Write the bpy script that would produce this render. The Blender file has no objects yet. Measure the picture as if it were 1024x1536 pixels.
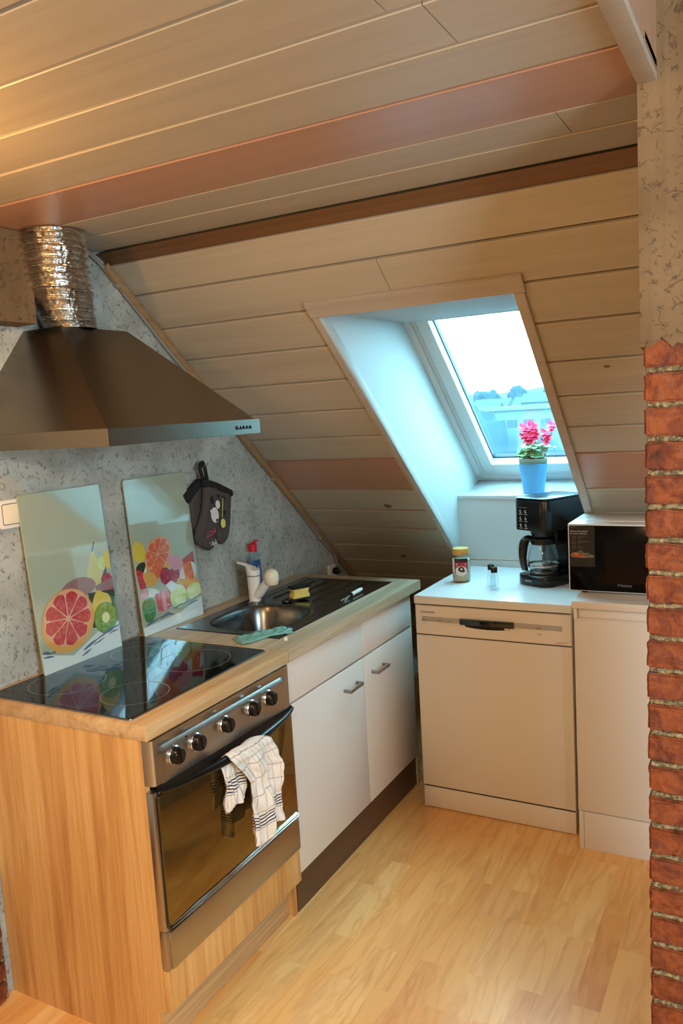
import bpy, bmesh, math, random
from mathutils import Vector, Matrix, noise
from mathutils.geometry import delaunay_2d_cdt
PI = math.pi
sc = bpy.context.scene
COL = sc.collection
random.seed(7)
V = Vector

# ------------------------------------------------------------------ camera
CF, CPOS = 1205.79, (1.91196, -1.35909, 1.58034)
CYAW, CPIT, CROL = 0.50435, -0.12423, -0.05933
def make_camera():
    fwd = V((-math.sin(CYAW)*math.cos(CPIT), math.cos(CYAW)*math.cos(CPIT), math.sin(CPIT)))
    right = V((math.cos(CYAW), math.sin(CYAW), 0)); up = right.cross(fwd)
    r = right*math.cos(CROL)+up*math.sin(CROL); u = -right*math.sin(CROL)+up*math.cos(CROL)
    M = Matrix(((r.x,u.x,-fwd.x,CPOS[0]),(r.y,u.y,-fwd.y,CPOS[1]),(r.z,u.z,-fwd.z,CPOS[2]),(0,0,0,1)))
    cd = bpy.data.cameras.new('camera'); cd.sensor_fit = 'VERTICAL'; cd.sensor_height = 36
    cd.lens = CF*36/1536; cd.clip_start = .02; cd.clip_end = 2000
    c = bpy.data.objects.new('camera', cd); COL.objects.link(c); c.matrix_world = M; sc.camera = c
make_camera()
# ------------------------------------------------------------------ world, lights, exposure
sc.view_settings.view_transform = 'Standard'; sc.view_settings.look = 'None'
sc.view_settings.exposure = 0.12; sc.view_settings.gamma = 1.0; sc.view_settings.use_curve_mapping = False
w = bpy.data.worlds.new('world'); sc.world = w; w.use_nodes = True
bg = w.node_tree.nodes['Background']; bg.inputs[0].default_value = (.36, .81, 1.0, 1); bg.inputs[1].default_value = 17.0
def area(name, loc, target, sx, sy, power, col, spread=PI):
    l = bpy.data.lights.new(name, 'AREA'); l.shape = 'RECTANGLE'; l.size = sx; l.size_y = sy
    l.energy = power; l.color = col; l.spread = spread
    o = bpy.data.objects.new(name, l); COL.objects.link(o); o.location = loc
    o.rotation_euler = (V(target)-V(loc)).to_track_quat('-Z', 'Y').to_euler(); return o
def bulb(name, loc, power, col, rad):
    l = bpy.data.lights.new(name, 'POINT'); l.energy = power; l.color = col; l.shadow_soft_size = rad
    o = bpy.data.objects.new(name, l); COL.objects.link(o); o.location = loc; return o
XRL = 3.3
LAMP1 = (.45, -.60, 1.92); FILL_LAMP = (1.75, -1.85, 1.96)
bulb('ceiling_bulb', LAMP1, 20, (1, .52, .15), .04)
bulb('room_fill', FILL_LAMP, 62, (1, .65, .34), .06)  # added warm fill for the whole room, lamp made up
area('side_fill_light', (XRL-.03, -1.2, 1.45), (0, -.4, 1.0), .9, 1.1, 105, (.66, .88, 1))  # added cool fill light, no known window on this side
sc.cycles.use_denoising = True
sc.cycles.sample_clamp_indirect = 6
sc.cycles.max_bounces = 10; sc.cycles.diffuse_bounces = 6; sc.cycles.transparent_max_bounces = 12

# ------------------------------------------------------------------ materials
def s2l(c): return c/12.92 if c <= .04045 else ((c+.055)/1.055)**2.4
def hexc(h):
    h = h.lstrip('#'); return tuple(s2l(int(h[i:i+2],16)/255) for i in (0,2,4))+(1,)
def mat(name, col, rough=.5, metal=0, coat=0, bump=None, var=None, trans=0, ior=1.45, spec=.5, emit=None):
    """bump=(scale,strength,distance)  var=(scale,col2,lo,hi) noise mix"""
    m = bpy.data.materials.new(name); m.use_nodes = True; nt = m.node_tree; b = nt.nodes['Principled BSDF']
    c = hexc(col) if isinstance(col, str) else tuple(col)+(1,)*(4-len(col))
    b.inputs['Base Color'].default_value = c; b.inputs['Roughness'].default_value = rough
    b.inputs['Metallic'].default_value = metal; b.inputs['Coat Weight'].default_value = coat
    b.inputs['Coat Roughness'].default_value = .03; b.inputs['Coat IOR'].default_value = 2.1 if coat == 1 else 1.5
    b.inputs['Transmission Weight'].default_value = trans; b.inputs['IOR'].default_value = ior
    b.inputs['Specular IOR Level'].default_value = spec
    if bump or var:
        tc = nt.nodes.new('ShaderNodeTexCoord')
    if var:
        n = nt.nodes.new('ShaderNodeTexNoise'); n.inputs['Scale'].default_value = var[0]; n.inputs['Detail'].default_value = 5
        r = nt.nodes.new('ShaderNodeValToRGB'); r.color_ramp.elements[0].position = var[2]; r.color_ramp.elements[1].position = var[3]
        r.color_ramp.elements[0].color = c; r.color_ramp.elements[1].color = hexc(var[1])
        nt.links.new(tc.outputs['Object'], n.inputs['Vector']); nt.links.new(n.outputs['Fac'], r.inputs[0]); nt.links.new(r.outputs[0], b.inputs['Base Color'])
    if bump:
        n = nt.nodes.new('ShaderNodeTexNoise'); n.inputs['Scale'].default_value = bump[0]; n.inputs['Detail'].default_value = 4
        bp = nt.nodes.new('ShaderNodeBump'); bp.inputs['Strength'].default_value = bump[1]; bp.inputs['Distance'].default_value = bump[2]
        nt.links.new(tc.outputs['Object'], n.inputs['Vector']); nt.links.new(n.outputs['Fac'], bp.inputs['Height']); nt.links.new(bp.outputs[0], b.inputs['Normal'])
    return m
def ramp(nt, pts):
    r = nt.nodes.new('ShaderNodeValToRGB'); e = r.color_ramp.elements
    e[0].position = pts[0][0]; e[0].color = hexc(pts[0][1]); e[1].position = pts[-1][0]; e[1].color = hexc(pts[-1][1])
    for p, c in pts[1:-1]:
        x = e.new(p); x.color = hexc(c)
    return r
def wood(name, axis, cols, rough=.45, freq=38, stretch=.035, coat=0, bump=.15):
    """streaky grain running along the given axis (0,1,2)"""
    m = bpy.data.materials.new(name); m.use_nodes = True; nt = m.node_tree; b = nt.nodes['Principled BSDF']
    tc = nt.nodes.new('ShaderNodeTexCoord'); mp = nt.nodes.new('ShaderNodeMapping')
    s = [1, 1, 1]; s[axis] = stretch; mp.inputs['Scale'].default_value = s
    n1 = nt.nodes.new('ShaderNodeTexNoise'); n1.inputs['Scale'].default_value = freq; n1.inputs['Detail'].default_value = 8; n1.inputs['Roughness'].default_value = .62; n1.inputs['Distortion'].default_value = .5
    n2 = nt.nodes.new('ShaderNodeTexNoise'); n2.inputs['Scale'].default_value = freq*.24; n2.inputs['Detail'].default_value = 3; n2.inputs['Distortion'].default_value = 1.2
    n3 = nt.nodes.new('ShaderNodeTexNoise'); n3.inputs['Scale'].default_value = freq*7; n3.inputs['Detail'].default_value = 3
    a = nt.nodes.new('ShaderNodeMath'); a.operation = 'MULTIPLY_ADD'; a.inputs[1].default_value = .5
    a2 = nt.nodes.new('ShaderNodeMath'); a2.operation = 'MULTIPLY_ADD'; a2.inputs[1].default_value = .35
    a3 = nt.nodes.new('ShaderNodeMath'); a3.operation = 'MULTIPLY'; a3.inputs[1].default_value = .16
    r = ramp(nt, cols); L = nt.links.new
    L(tc.outputs['Object'], mp.inputs[0])
    for n in (n1, n2, n3): L(mp.outputs[0], n.inputs['Vector'])
    L(n3.outputs[0], a3.inputs[0]); L(n2.outputs[0], a2.inputs[0]); L(a3.outputs[0], a2.inputs[2])
    L(n1.outputs[0], a.inputs[0]); L(a2.outputs[0], a.inputs[2]); L(a.outputs[0], r.inputs[0]); L(r.outputs[0], b.inputs['Base Color'])
    b.inputs['Roughness'].default_value = rough; b.inputs['Coat Weight'].default_value = coat
    bp = nt.nodes.new('ShaderNodeBump'); bp.inputs['Strength'].default_value = bump; bp.inputs['Distance'].default_value = .002
    L(a.outputs[0], bp.inputs['Height']); L(bp.outputs[0], b.inputs['Normal'])
    return m
def brushed(name, col, axis, rough=.3, strength=.08, scale=220):
    m = bpy.data.materials.new(name); m.use_nodes = True; nt = m.node_tree; b = nt.nodes['Principled BSDF']
    b.inputs['Base Color'].default_value = hexc(col); b.inputs['Metallic'].default_value = 1; b.inputs['Roughness'].default_value = rough
    tc = nt.nodes.new('ShaderNodeTexCoord'); mp = nt.nodes.new('ShaderNodeMapping'); s = [1,1,1]; s[axis] = .01; mp.inputs['Scale'].default_value = s
    n = nt.nodes.new('ShaderNodeTexNoise'); n.inputs['Scale'].default_value = scale; n.inputs['Detail'].default_value = 2
    bp = nt.nodes.new('ShaderNodeBump'); bp.inputs['Strength'].default_value = strength; bp.inputs['Distance'].default_value = .001
    L = nt.links.new; L(tc.outputs['Object'], mp.inputs[0]); L(mp.outputs[0], n.inputs['Vector']); L(n.outputs[0], bp.inputs['Height']); L(bp.outputs[0], b.inputs['Normal'])
    return m
def plaster(name, c1, c2, c3):
    m = bpy.data.materials.new(name); m.use_nodes = True; nt = m.node_tree; b = nt.nodes['Principled BSDF']; L = nt.links.new
    b.inputs['Roughness'].default_value = .8; b.inputs['Specular IOR Level'].default_value = .25
    tc = nt.nodes.new('ShaderNodeTexCoord')
    n1 = nt.nodes.new('ShaderNodeTexNoise'); n1.inputs['Scale'].default_value = 7; n1.inputs['Detail'].default_value = 6
    r1 = ramp(nt, [(.35, c1), (.65, c2)])
    # dark scribbled worm marks of the wallpaper
    n2 = nt.nodes.new('ShaderNodeTexNoise'); n2.inputs['Scale'].default_value = 28; n2.inputs['Detail'].default_value = 4; n2.inputs['Distortion'].default_value = 1.6
    d = nt.nodes.new('ShaderNodeMath'); d.operation = 'SUBTRACT'; d.inputs[1].default_value = .5
    ab = nt.nodes.new('ShaderNodeMath'); ab.operation = 'ABSOLUTE'
    n3 = nt.nodes.new('ShaderNodeTexNoise'); n3.inputs['Scale'].default_value = 55; n3.inputs['Detail'].default_value = 3
    lt = nt.nodes.new('ShaderNodeMapRange'); lt.inputs[1].default_value = .0; lt.inputs[2].default_value = .045; lt.inputs[3].default_value = 1; lt.inputs[4].default_value = 0
    m3 = nt.nodes.new('ShaderNodeMapRange'); m3.inputs[1].default_value = .48; m3.inputs[2].default_value = .60
    mu = nt.nodes.new('ShaderNodeMath'); mu.operation = 'MULTIPLY'
    mx = nt.nodes.new('ShaderNodeMixRGB'); mx.inputs[2].default_value = hexc(c3)
    mf = nt.nodes.new('ShaderNodeMath'); mf.operation = 'MULTIPLY'; mf.inputs[1].default_value = .7
    for n in (n1, n2, n3): L(tc.outputs['Object'], n.inputs['Vector'])
    L(n1.outputs[0], r1.inputs[0]); L(n2.outputs[0], d.inputs[0]); L(d.outputs[0], ab.inputs[0]); L(ab.outputs[0], lt.inputs[0])
    L(n3.outputs[0], m3.inputs[0]); L(lt.outputs[0], mu.inputs[0]); L(m3.outputs[0], mu.inputs[1]); L(mu.outputs[0], mf.inputs[0])
    L(mf.outputs[0], mx.inputs[0]); L(r1.outputs[0], mx.inputs[1]); L(mx.outputs[0], b.inputs['Base Color'])
    bp = nt.nodes.new('ShaderNodeBump'); bp.inputs['Strength'].default_value = .6; bp.inputs['Distance'].default_value = .0015; bp.invert = True
    L(mu.outputs[0], bp.inputs['Height']); L(bp.outputs[0], b.inputs['Normal'])
    return m
def thin_glass(name, tint=(.97,.99,1), ior=1.5, rough=0):
    m = bpy.data.materials.new(name); m.use_nodes = True; nt = m.node_tree; nt.nodes.remove(nt.nodes['Principled BSDF'])
    t = nt.nodes.new('ShaderNodeBsdfTransparent'); t.inputs[0].default_value = tuple(tint)+(1,)
    g = nt.nodes.new('ShaderNodeBsdfGlossy'); g.inputs['Roughness'].default_value = rough
    lw = nt.nodes.new('ShaderNodeLayerWeight'); lw.inputs[0].default_value = .5     # facing: same from both sides
    pw = nt.nodes.new('ShaderNodeMath'); pw.operation = 'POWER'; pw.inputs[1].default_value = 4
    f = nt.nodes.new('ShaderNodeMath'); f.operation = 'MULTIPLY_ADD'; f.inputs[1].default_value = .85; f.inputs[2].default_value = ((ior-1)/(ior+1))**2*1.5
    nt.links.new(lw.outputs['Facing'], pw.inputs[0]); nt.links.new(pw.outputs[0], f.inputs[0])
    mx = nt.nodes.new('ShaderNodeMixShader'); o = nt.nodes['Material Output']; L = nt.links.new
    L(f.outputs[0], mx.inputs[0]); L(t.outputs[0], mx.inputs[1]); L(g.outputs[0], mx.inputs[2]); L(mx.outputs[0], o.inputs[0])
    return m
def floor_mat():
    m = bpy.data.materials.new('laminate_floor'); m.use_nodes = True; nt = m.node_tree; b = nt.nodes['Principled BSDF']; L = nt.links.new
    tc = nt.nodes.new('ShaderNodeTexCoord'); mp = nt.nodes.new('ShaderNodeMapping'); mp.inputs['Rotation'].default_value = (0,0,PI/2)
    br = nt.nodes.new('ShaderNodeTexBrick'); br.offset = .37; br.inputs['Scale'].default_value = 1
    br.inputs['Brick Width'].default_value = .43; br.inputs['Row Height'].default_value = .072; br.inputs['Mortar Size'].default_value = .0005
    br.inputs['Mortar Smooth'].default_value = .2; br.inputs['Bias'].default_value = 0
    br.inputs['Color1'].default_value = (0,0,0,1); br.inputs['Color2'].default_value = (1,1,1,1); br.inputs['Mortar'].default_value = (.2,.2,.2,1)
    mp2 = nt.nodes.new('ShaderNodeMapping'); mp2.inputs['Scale'].default_value = (1,.13,1)
    ad = nt.nodes.new('ShaderNodeVectorMath'); ad.operation = 'MULTIPLY_ADD'; ad.inputs[1].default_value = (9,31,17)
    n = nt.nodes.new('ShaderNodeTexNoise'); n.inputs['Scale'].default_value = 22; n.inputs['Detail'].default_value = 7; n.inputs['Distortion'].default_value = .8
    n2 = nt.nodes.new('ShaderNodeTexNoise'); n2.inputs['Scale'].default_value = 9; n2.inputs['Detail'].default_value = 3; n2.inputs['Distortion'].default_value = 2.2
    r1 = ramp(nt, [(0,'#E8AE66'),(.45,'#F3C27B'),(.75,'#F6CB89'),(1,'#E2A25B')])
    r2 = ramp(nt, [(.28,'#D2AC7E'),(.5,'#FFFFFF'),(1,'#FFF6E6')])
    r3 = ramp(nt, [(.42,'#FFFFFF'),(.5,'#DDBD96'),(.56,'#FFFFFF')])
    mx = nt.nodes.new('ShaderNodeMixRGB'); mx.blend_type = 'MULTIPLY'; mx.inputs[0].default_value = .36
    mx2 = nt.nodes.new('ShaderNodeMixRGB'); mx2.blend_type = 'MULTIPLY'; mx2.inputs[0].default_value = .36
    L(tc.outputs['Object'], mp.inputs[0]); L(mp.outputs[0], br.inputs['Vector']); L(tc.outputs['Object'], mp2.inputs[0])
    L(br.outputs['Color'], ad.inputs[0]); L(mp2.outputs[0], ad.inputs[2]); L(ad.outputs[0], n.inputs['Vector']); L(ad.outputs[0], n2.inputs['Vector'])
    L(br.outputs['Color'], r1.inputs[0]); L(n.outputs[0], r2.inputs[0]); L(n2.outputs[0], r3.inputs[0])
    L(r1.outputs[0], mx.inputs[1]); L(r2.outputs[0], mx.inputs[2]); L(mx.outputs[0], mx2.inputs[1]); L(r3.outputs[0], mx2.inputs[2])
    L(mx2.outputs[0], b.inputs['Base Color']); b.inputs['Roughness'].default_value = .33
    return m
def towel_mat():
    m = bpy.data.materials.new('checked_cotton'); m.use_nodes = True; nt = m.node_tree; b = nt.nodes['Principled BSDF']; L = nt.links.new
    b.inputs['Roughness'].default_value = .95; b.inputs['Specular IOR Level'].default_value = .1
    uv = nt.nodes.new('ShaderNodeUVMap'); sp = nt.nodes.new('ShaderNodeSeparateXYZ'); L(uv.outputs[0], sp.inputs[0])
    def lines(sock, period, width):
        a = nt.nodes.new('ShaderNodeMath'); a.operation = 'MODULO'; a.inputs[1].default_value = period; L(sock, a.inputs[0])
        c = nt.nodes.new('ShaderNodeMath'); c.operation = 'LESS_THAN'; c.inputs[1].default_value = width; L(a.outputs[0], c.inputs[0]); return c.outputs[0]
    def band(sock, lo, hi):
        a = nt.nodes.new('ShaderNodeMath'); a.operation = 'GREATER_THAN'; a.inputs[1].default_value = lo; L(sock, a.inputs[0])
        c = nt.nodes.new('ShaderNodeMath'); c.operation = 'LESS_THAN'; c.inputs[1].default_value = hi; L(sock, c.inputs[0])
        d = nt.nodes.new('ShaderNodeMath'); d.operation = 'MULTIPLY'; L(a.outputs[0], d.inputs[0]); L(c.outputs[0], d.inputs[1]); return d.outputs[0]
    def mul(x, y):
        d = nt.nodes.new('ShaderNodeMath'); d.operation = 'MULTIPLY'; L(x, d.inputs[0]); L(y, d.inputs[1]); return d.outputs[0]
    def mx(x, y):
        d = nt.nodes.new('ShaderNodeMath'); d.operation = 'MAXIMUM'; L(x, d.inputs[0]); L(y, d.inputs[1]); return d.outputs[0]
    u, v = sp.outputs[0], sp.outputs[1]
    grid = mx(lines(u, .035, .0016), lines(v, .045, .0016))
    st = mul(band(v, .045, .083), lines(v, .0085, .0036)); st = mx(st, mul(band(v, .462, .50), lines(v, .0085, .0036)))
    m1 = nt.nodes.new('ShaderNodeMixRGB'); m1.inputs[1].default_value = hexc('#E9E2D8'); m1.inputs[2].default_value = hexc('#8D7B78'); L(grid, m1.inputs[0])
    m2 = nt.nodes.new('ShaderNodeMixRGB'); m2.inputs[2].default_value = hexc('#3C3650'); L(m1.outputs[0], m2.inputs[1]); L(st, m2.inputs[0]); L(m2.outputs[0], b.inputs['Base Color'])
    n = nt.nodes.new('ShaderNodeTexNoise'); n.inputs['Scale'].default_value = 60; n.inputs['Detail'].default_value = 4
    bp = nt.nodes.new('ShaderNodeBump'); bp.inputs['Strength'].default_value = .9; bp.inputs['Distance'].default_value = .006
    L(uv.outputs[0], n.inputs['Vector']); L(n.outputs[0], bp.inputs['Height']); L(bp.outputs[0], b.inputs['Normal'])
    return m
OAK = [(.32,'#946230'),(.42,'#BC8548'),(.52,'#D19D5C'),(.62,'#DDB072'),(.74,'#C28F50')]
OAKP = [(.3,'#857055'),(.42,'#A08A6C'),(.52,'#B5A083'),(.62,'#C4B195'),(.75,'#AA9576')]
M = {}
M['plaster'] = plaster('speckled_wallpaper', '#B2B4AD', '#96978F', '#3A3834')
M['plaster2'] = plaster('pillar_plaster', '#7A6246', '#69533A', '#402F20')
M['paint'] = wood('painted_board', 0, [(.3,'#9A8D7A'),(.5,'#A59884'),(.7,'#ADA08C')], rough=.42, freq=40, bump=.25)
M['groove'] = mat('board_groove', '#6A5738', .8)
M['brown'] = wood('brown_board', 0, [(.3,'#96705A'),(.5,'#A27A64'),(.7,'#A88069')], rough=.32, freq=40, bump=.06)
M['darkgap'] = mat('dark_gap', '#1E150E', .9)
M['rail'] = mat('brown_rail', '#654628', .5)
M['trimw'] = wood('painted_trim', 0, [(.3,'#9C8E7E'),(.5,'#A79989'),(.7,'#AFA191')], rough=.5, freq=40, bump=.35)
M['oakv'] = wood('oak_upright', 2, OAK, rough=.5); M['oaky'] = wood('oak_long', 1, [(.32,'#8E6A42'),(.42,'#B08A5C'),(.52,'#C4A072'),(.62,'#D0B086'),(.74,'#B89467')], rough=.42)
M['oakpy'] = wood('pale_oak_long', 1, OAKP, rough=.42); M['oakpd'] = wood('dark_plinth_wood', 1, [(.3,'#4A3423'),(.7,'#6A4D36')], rough=.5)
M['batten'] = wood('batten_wood', 1, [(.3,'#7A5C3C'),(.7,'#A17F58')], rough=.6)
M['lining'] = mat('white_lining', '#B2B7B6', .5, bump=(14,.15,.003))
M['winframe'] = mat('white_window_frame', '#C9CFCF', .3)
M['gasket'] = mat('dark_gasket', '#3A4650', .5)
M['glass'] = thin_glass('window_glass')
M['white'] = mat('white_lacquer', '#DAD3CB', .35); M['whitefront'] = mat('white_front', '#D8D0C7', .4, bump=(3,.05,.003))
M['appl'] = mat('appliance_white', '#DDD6CE', .28); M['applt'] = mat('appliance_top', '#D9DAD8', .25)
M['apgrey'] = mat('appliance_strip', '#A9A49E', .3)
M['steel'] = brushed('brushed_steel', '#B4AEA6', 1, .32); M['steelh'] = brushed('hood_steel', '#837B70', 1, .27, .06); M['steeld'] = brushed('sink_steel', '#6A6C6C', 1, .24, .04, 120)
M['chrome'] = mat('chrome', '#D0D0D0', .12, 1); M['chromed'] = mat('dull_chrome', '#9A9A98', .3, 1)
M['alu'] = mat('aluminium_foil', '#DAD8D4', .13, 1, bump=(60,.8,.004))
M['black'] = mat('black_plastic', '#0B0B0C', .25); M['blackm'] = mat('black_matt', '#121214', .5)
M['blackg'] = mat('black_gloss', '#060606', .06, coat=.6)
M['hobg'] = mat('hob_glass', '#08090A', .04, spec=.55); M['zone'] = mat('hob_marking', '#9A9A94', .3)
M['ovengl'] = mat('oven_glass', '#8C7A52', .06, .95)
M['towel'] = towel_mat()
M['floor'] = floor_mat()
M['floory'] = M['floor']
M['pot'] = mat('blue_pot', '#5FA9DC', .45); M['potin'] = mat('grey_pot_rim', '#84907C', .5)
M['leaf'] = mat('leaf', '#7DB07C', .5, var=(60,'#D6E8C4',.46,.6)); M['leafd'] = mat('leaf_yellow', '#88A13C', .55)
M['stem'] = mat('flower_stem', '#8F5A4A', .6)
M['petal'] = mat('pink_petal', '#E8275A', .6, var=(60,'#FF7C9C',.5,.7))
M['red'] = mat('red_cap', '#C3122A', .3); M['clear'] = thin_glass('clear_plastic', (.86,.93,.95), 1.4, .03)
M['clearg'] = thin_glass('clear_glass', (.9,.94,.95), 1.45, .0)
M['blueliq'] = mat('blue_soap', '#1E86CF', .2); M['lblue'] = mat('label_blue', '#2E4C86', .4); M['lwhite'] = mat('label_white', '#E6E6E8', .4)
M['spy'] = mat('sponge_yellow', '#D9BE62', .95, bump=(300,.8,.003)); M['spb'] = mat('scourer_black', '#15150F', .95, bump=(400,.8,.003))
M['cloth'] = mat('teal_cloth', '#6FA39B', .9, bump=(90,.7,.004))
M['wwhite'] = mat('warm_white_plastic', '#DDD6CB', .35); M['cream'] = mat('cream_plastic', '#E2D3B6', .3)
M['brick'] = None
M['granule'] = mat('pale_granules', '#CFC7A8', .8, bump=(220,.8,.003)); M['tan'] = mat('tan_lid', '#C79A4C', .5)
M['lred'] = mat('label_red', '#B03035', .4); M['ldark'] = mat('label_dark', '#2E1A1C', .4); M['coffee'] = mat('label_coffee', '#3A2A22', .4)
M['text'] = mat('pale_print', '#B9B9B5', .5); M['textg'] = mat('grey_print', '#5A5856', .5); M['textp'] = mat('pink_print', '#C84A62', .6)
M['textd'] = mat('faint_print', '#6E6E6A', .5)
M['mitt'] = mat('grey_quilted_cotton', '#453F3C', .95, bump=(180,.5,.003)); M['mittb'] = mat('black_cotton', '#17181A', .95, bump=(180,.4,.002))
M['mittw'] = mat('white_print', '#CFCBC8', .8); M['mitty'] = mat('yellow_print', '#C9C56A', .8)
M['cable'] = mat('grey_cable', '#8A857A', .6)
M['bristle'] = mat('bristle_metal', '#C8C4BC', .35, 1)
def brick_mats():
    m = bpy.data.materials.new('rough_brick'); m.use_nodes = True; nt = m.node_tree; b = nt.nodes['Principled BSDF']; L = nt.links.new
    tc = nt.nodes.new('ShaderNodeTexCoord')
    n = nt.nodes.new('ShaderNodeTexNoise'); n.inputs['Scale'].default_value = 21; n.inputs['Detail'].default_value = 9; n.inputs['Roughness'].default_value = .7
    n.inputs['Distortion'].default_value = 1
    r = ramp(nt, [(.3,'#37180A'),(.45,'#682C10'),(.6,'#884418'),(.75,'#52220E')])
    n2 = nt.nodes.new('ShaderNodeTexNoise'); n2.inputs['Scale'].default_value = 55; n2.inputs['Detail'].default_value = 6
    bp = nt.nodes.new('ShaderNodeBump'); bp.inputs['Strength'].default_value = 1; bp.inputs['Distance'].default_value = .006
    for q in (n, n2): L(tc.outputs['Object'], q.inputs['Vector'])
    L(n.outputs[0], r.inputs[0]); L(r.outputs[0], b.inputs['Base Color']); L(n2.outputs[0], bp.inputs['Height']); L(bp.outputs[0], b.inputs['Normal'])
    b.inputs['Roughness'].default_value = .75
    M['brick'] = m
    M['mortar'] = mat('sandy_mortar', '#5A4E38', .95, bump=(160,1,.006), var=(120,'#A08E68',.4,.65))
brick_mats()

# ------------------------------------------------------------------ mesh helpers
def merge(bm, t, mi=0):
    for f in t.faces: f.material_index = mi if mi is not None else f.material_index
    me = bpy.data.meshes.new('tmp'); t.to_mesh(me); t.free(); bm.from_mesh(me); bpy.data.meshes.remove(me)
def box(bm, x0, x1, y0, y1, z0, z1, mi=0, bev=0, seg=2, Mx=None):
    t = bmesh.new(); bmesh.ops.create_cube(t, size=1)
    for v in t.verts: v.co = V(((x0+x1)/2+v.co.x*(x1-x0), (y0+y1)/2+v.co.y*(y1-y0), (z0+z1)/2+v.co.z*(z1-z0)))
    if bev: bmesh.ops.bevel(t, geom=t.edges[:], offset=bev, segments=seg, profile=.5, affect='EDGES')
    if Mx: t.transform(Mx)
    merge(bm, t, mi)
def prism(bm, pts, ext, mi=0, bev=0, Mx=None):
    """closed polygon (3D points) pushed along ext"""
    t = bmesh.new(); a = [t.verts.new(V(p)) for p in pts]; b = [t.verts.new(V(p)+V(ext)) for p in pts]; n = len(pts)
    t.faces.new(a); t.faces.new(b[::-1])
    for i in range(n): t.faces.new((a[i], b[i], b[(i+1)%n], a[(i+1)%n]))
    bmesh.ops.recalc_face_normals(t, faces=t.faces[:])
    if bev: bmesh.ops.bevel(t, geom=t.edges[:], offset=bev, segments=2, profile=.5, affect='EDGES')
    if Mx: t.transform(Mx)
    merge(bm, t, mi)
def flat(bm, pts, mi=0):
    vs = [bm.verts.new(V(p)) for p in pts]
    f = bm.faces.new(vs); f.material_index = mi; return f
def frame_of(d):
    d = d.normalized(); a = V((0,0,1)) if abs(d.z) < .9 else V((1,0,0)); u = d.cross(a).normalized(); return u, d.cross(u).normalized()
def tube(bm, pts, rad, seg=12, mi=0, cap=True, sx=1, sy=1, up=None):
    pts = [V(p) for p in pts]; n = len(pts); rs = rad if hasattr(rad, '__len__') else [rad]*n; rings = []; pu = None
    for i, p in enumerate(pts):
        d = (pts[min(i+1,n-1)]-pts[max(i-1,0)])
        if pu is None:
            if up: pv = V(up); u = d.cross(pv).normalized(); v = d.normalized().cross(u)
            else: u, v = frame_of(d)
        else:
            dn = d.normalized(); u = (pu-dn*pu.dot(dn)).normalized(); v = dn.cross(u)
        pu = u
        rings.append([bm.verts.new(p+(u*math.cos(2*PI*k/seg)*sx+v*math.sin(2*PI*k/seg)*sy)*rs[i]) for k in range(seg)])
    for i in range(n-1):
        for k in range(seg):
            f = bm.faces.new((rings[i][k], rings[i][(k+1)%seg], rings[i+1][(k+1)%seg], rings[i+1][k])); f.material_index = mi
    if cap:
        f = bm.faces.new(rings[0][::-1]); f.material_index = mi; f = bm.faces.new(rings[-1]); f.material_index = mi
def lathe(bm, prof, c=(0,0,0), seg=32, mi=0, sx=1, sy=1, Mx=None, capb=True, capt=True, fn=None):
    t = bmesh.new(); rings = []
    for r, z in prof:
        ring = []
        for k in range(seg):
            a = 2*PI*k/seg; rr = r*(fn(a, z) if fn else 1)
            ring.append(t.verts.new((rr*math.cos(a)*sx, rr*math.sin(a)*sy, z)))
        rings.append(ring)
    for i in range(len(rings)-1):
        for k in range(seg): t.faces.new((rings[i][k], rings[i][(k+1)%seg], rings[i+1][(k+1)%seg], rings[i+1][k]))
    if capb: t.faces.new(rings[0][::-1])
    if capt: t.faces.new(rings[-1])
    bmesh.ops.translate(t, verts=t.verts[:], vec=V(c)) if not Mx else t.transform(Mx)
    merge(bm, t, mi)
def ell(c, ry, rz, n=32, x=None, rot=0):
    out = []
    for k in range(n):
        a = 2*PI*k/n; p, q = ry*math.cos(a), rz*math.sin(a); out.append((c[0]+p*math.cos(rot)-q*math.sin(rot), c[1]+p*math.sin(rot)+q*math.cos(rot)))
    return out
def rrect(x0, x1, y0, y1, r, n=6):
    out = []
    for cx, cy, a0 in ((x1-r,y1-r,0),(x0+r,y1-r,PI/2),(x0+r,y0+r,PI),(x1-r,y0+r,1.5*PI)):
        for k in range(n+1):
            a = a0+PI/2*k/n; out.append((cx+r*math.cos(a), cy+r*math.sin(a)))
    return out
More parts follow.
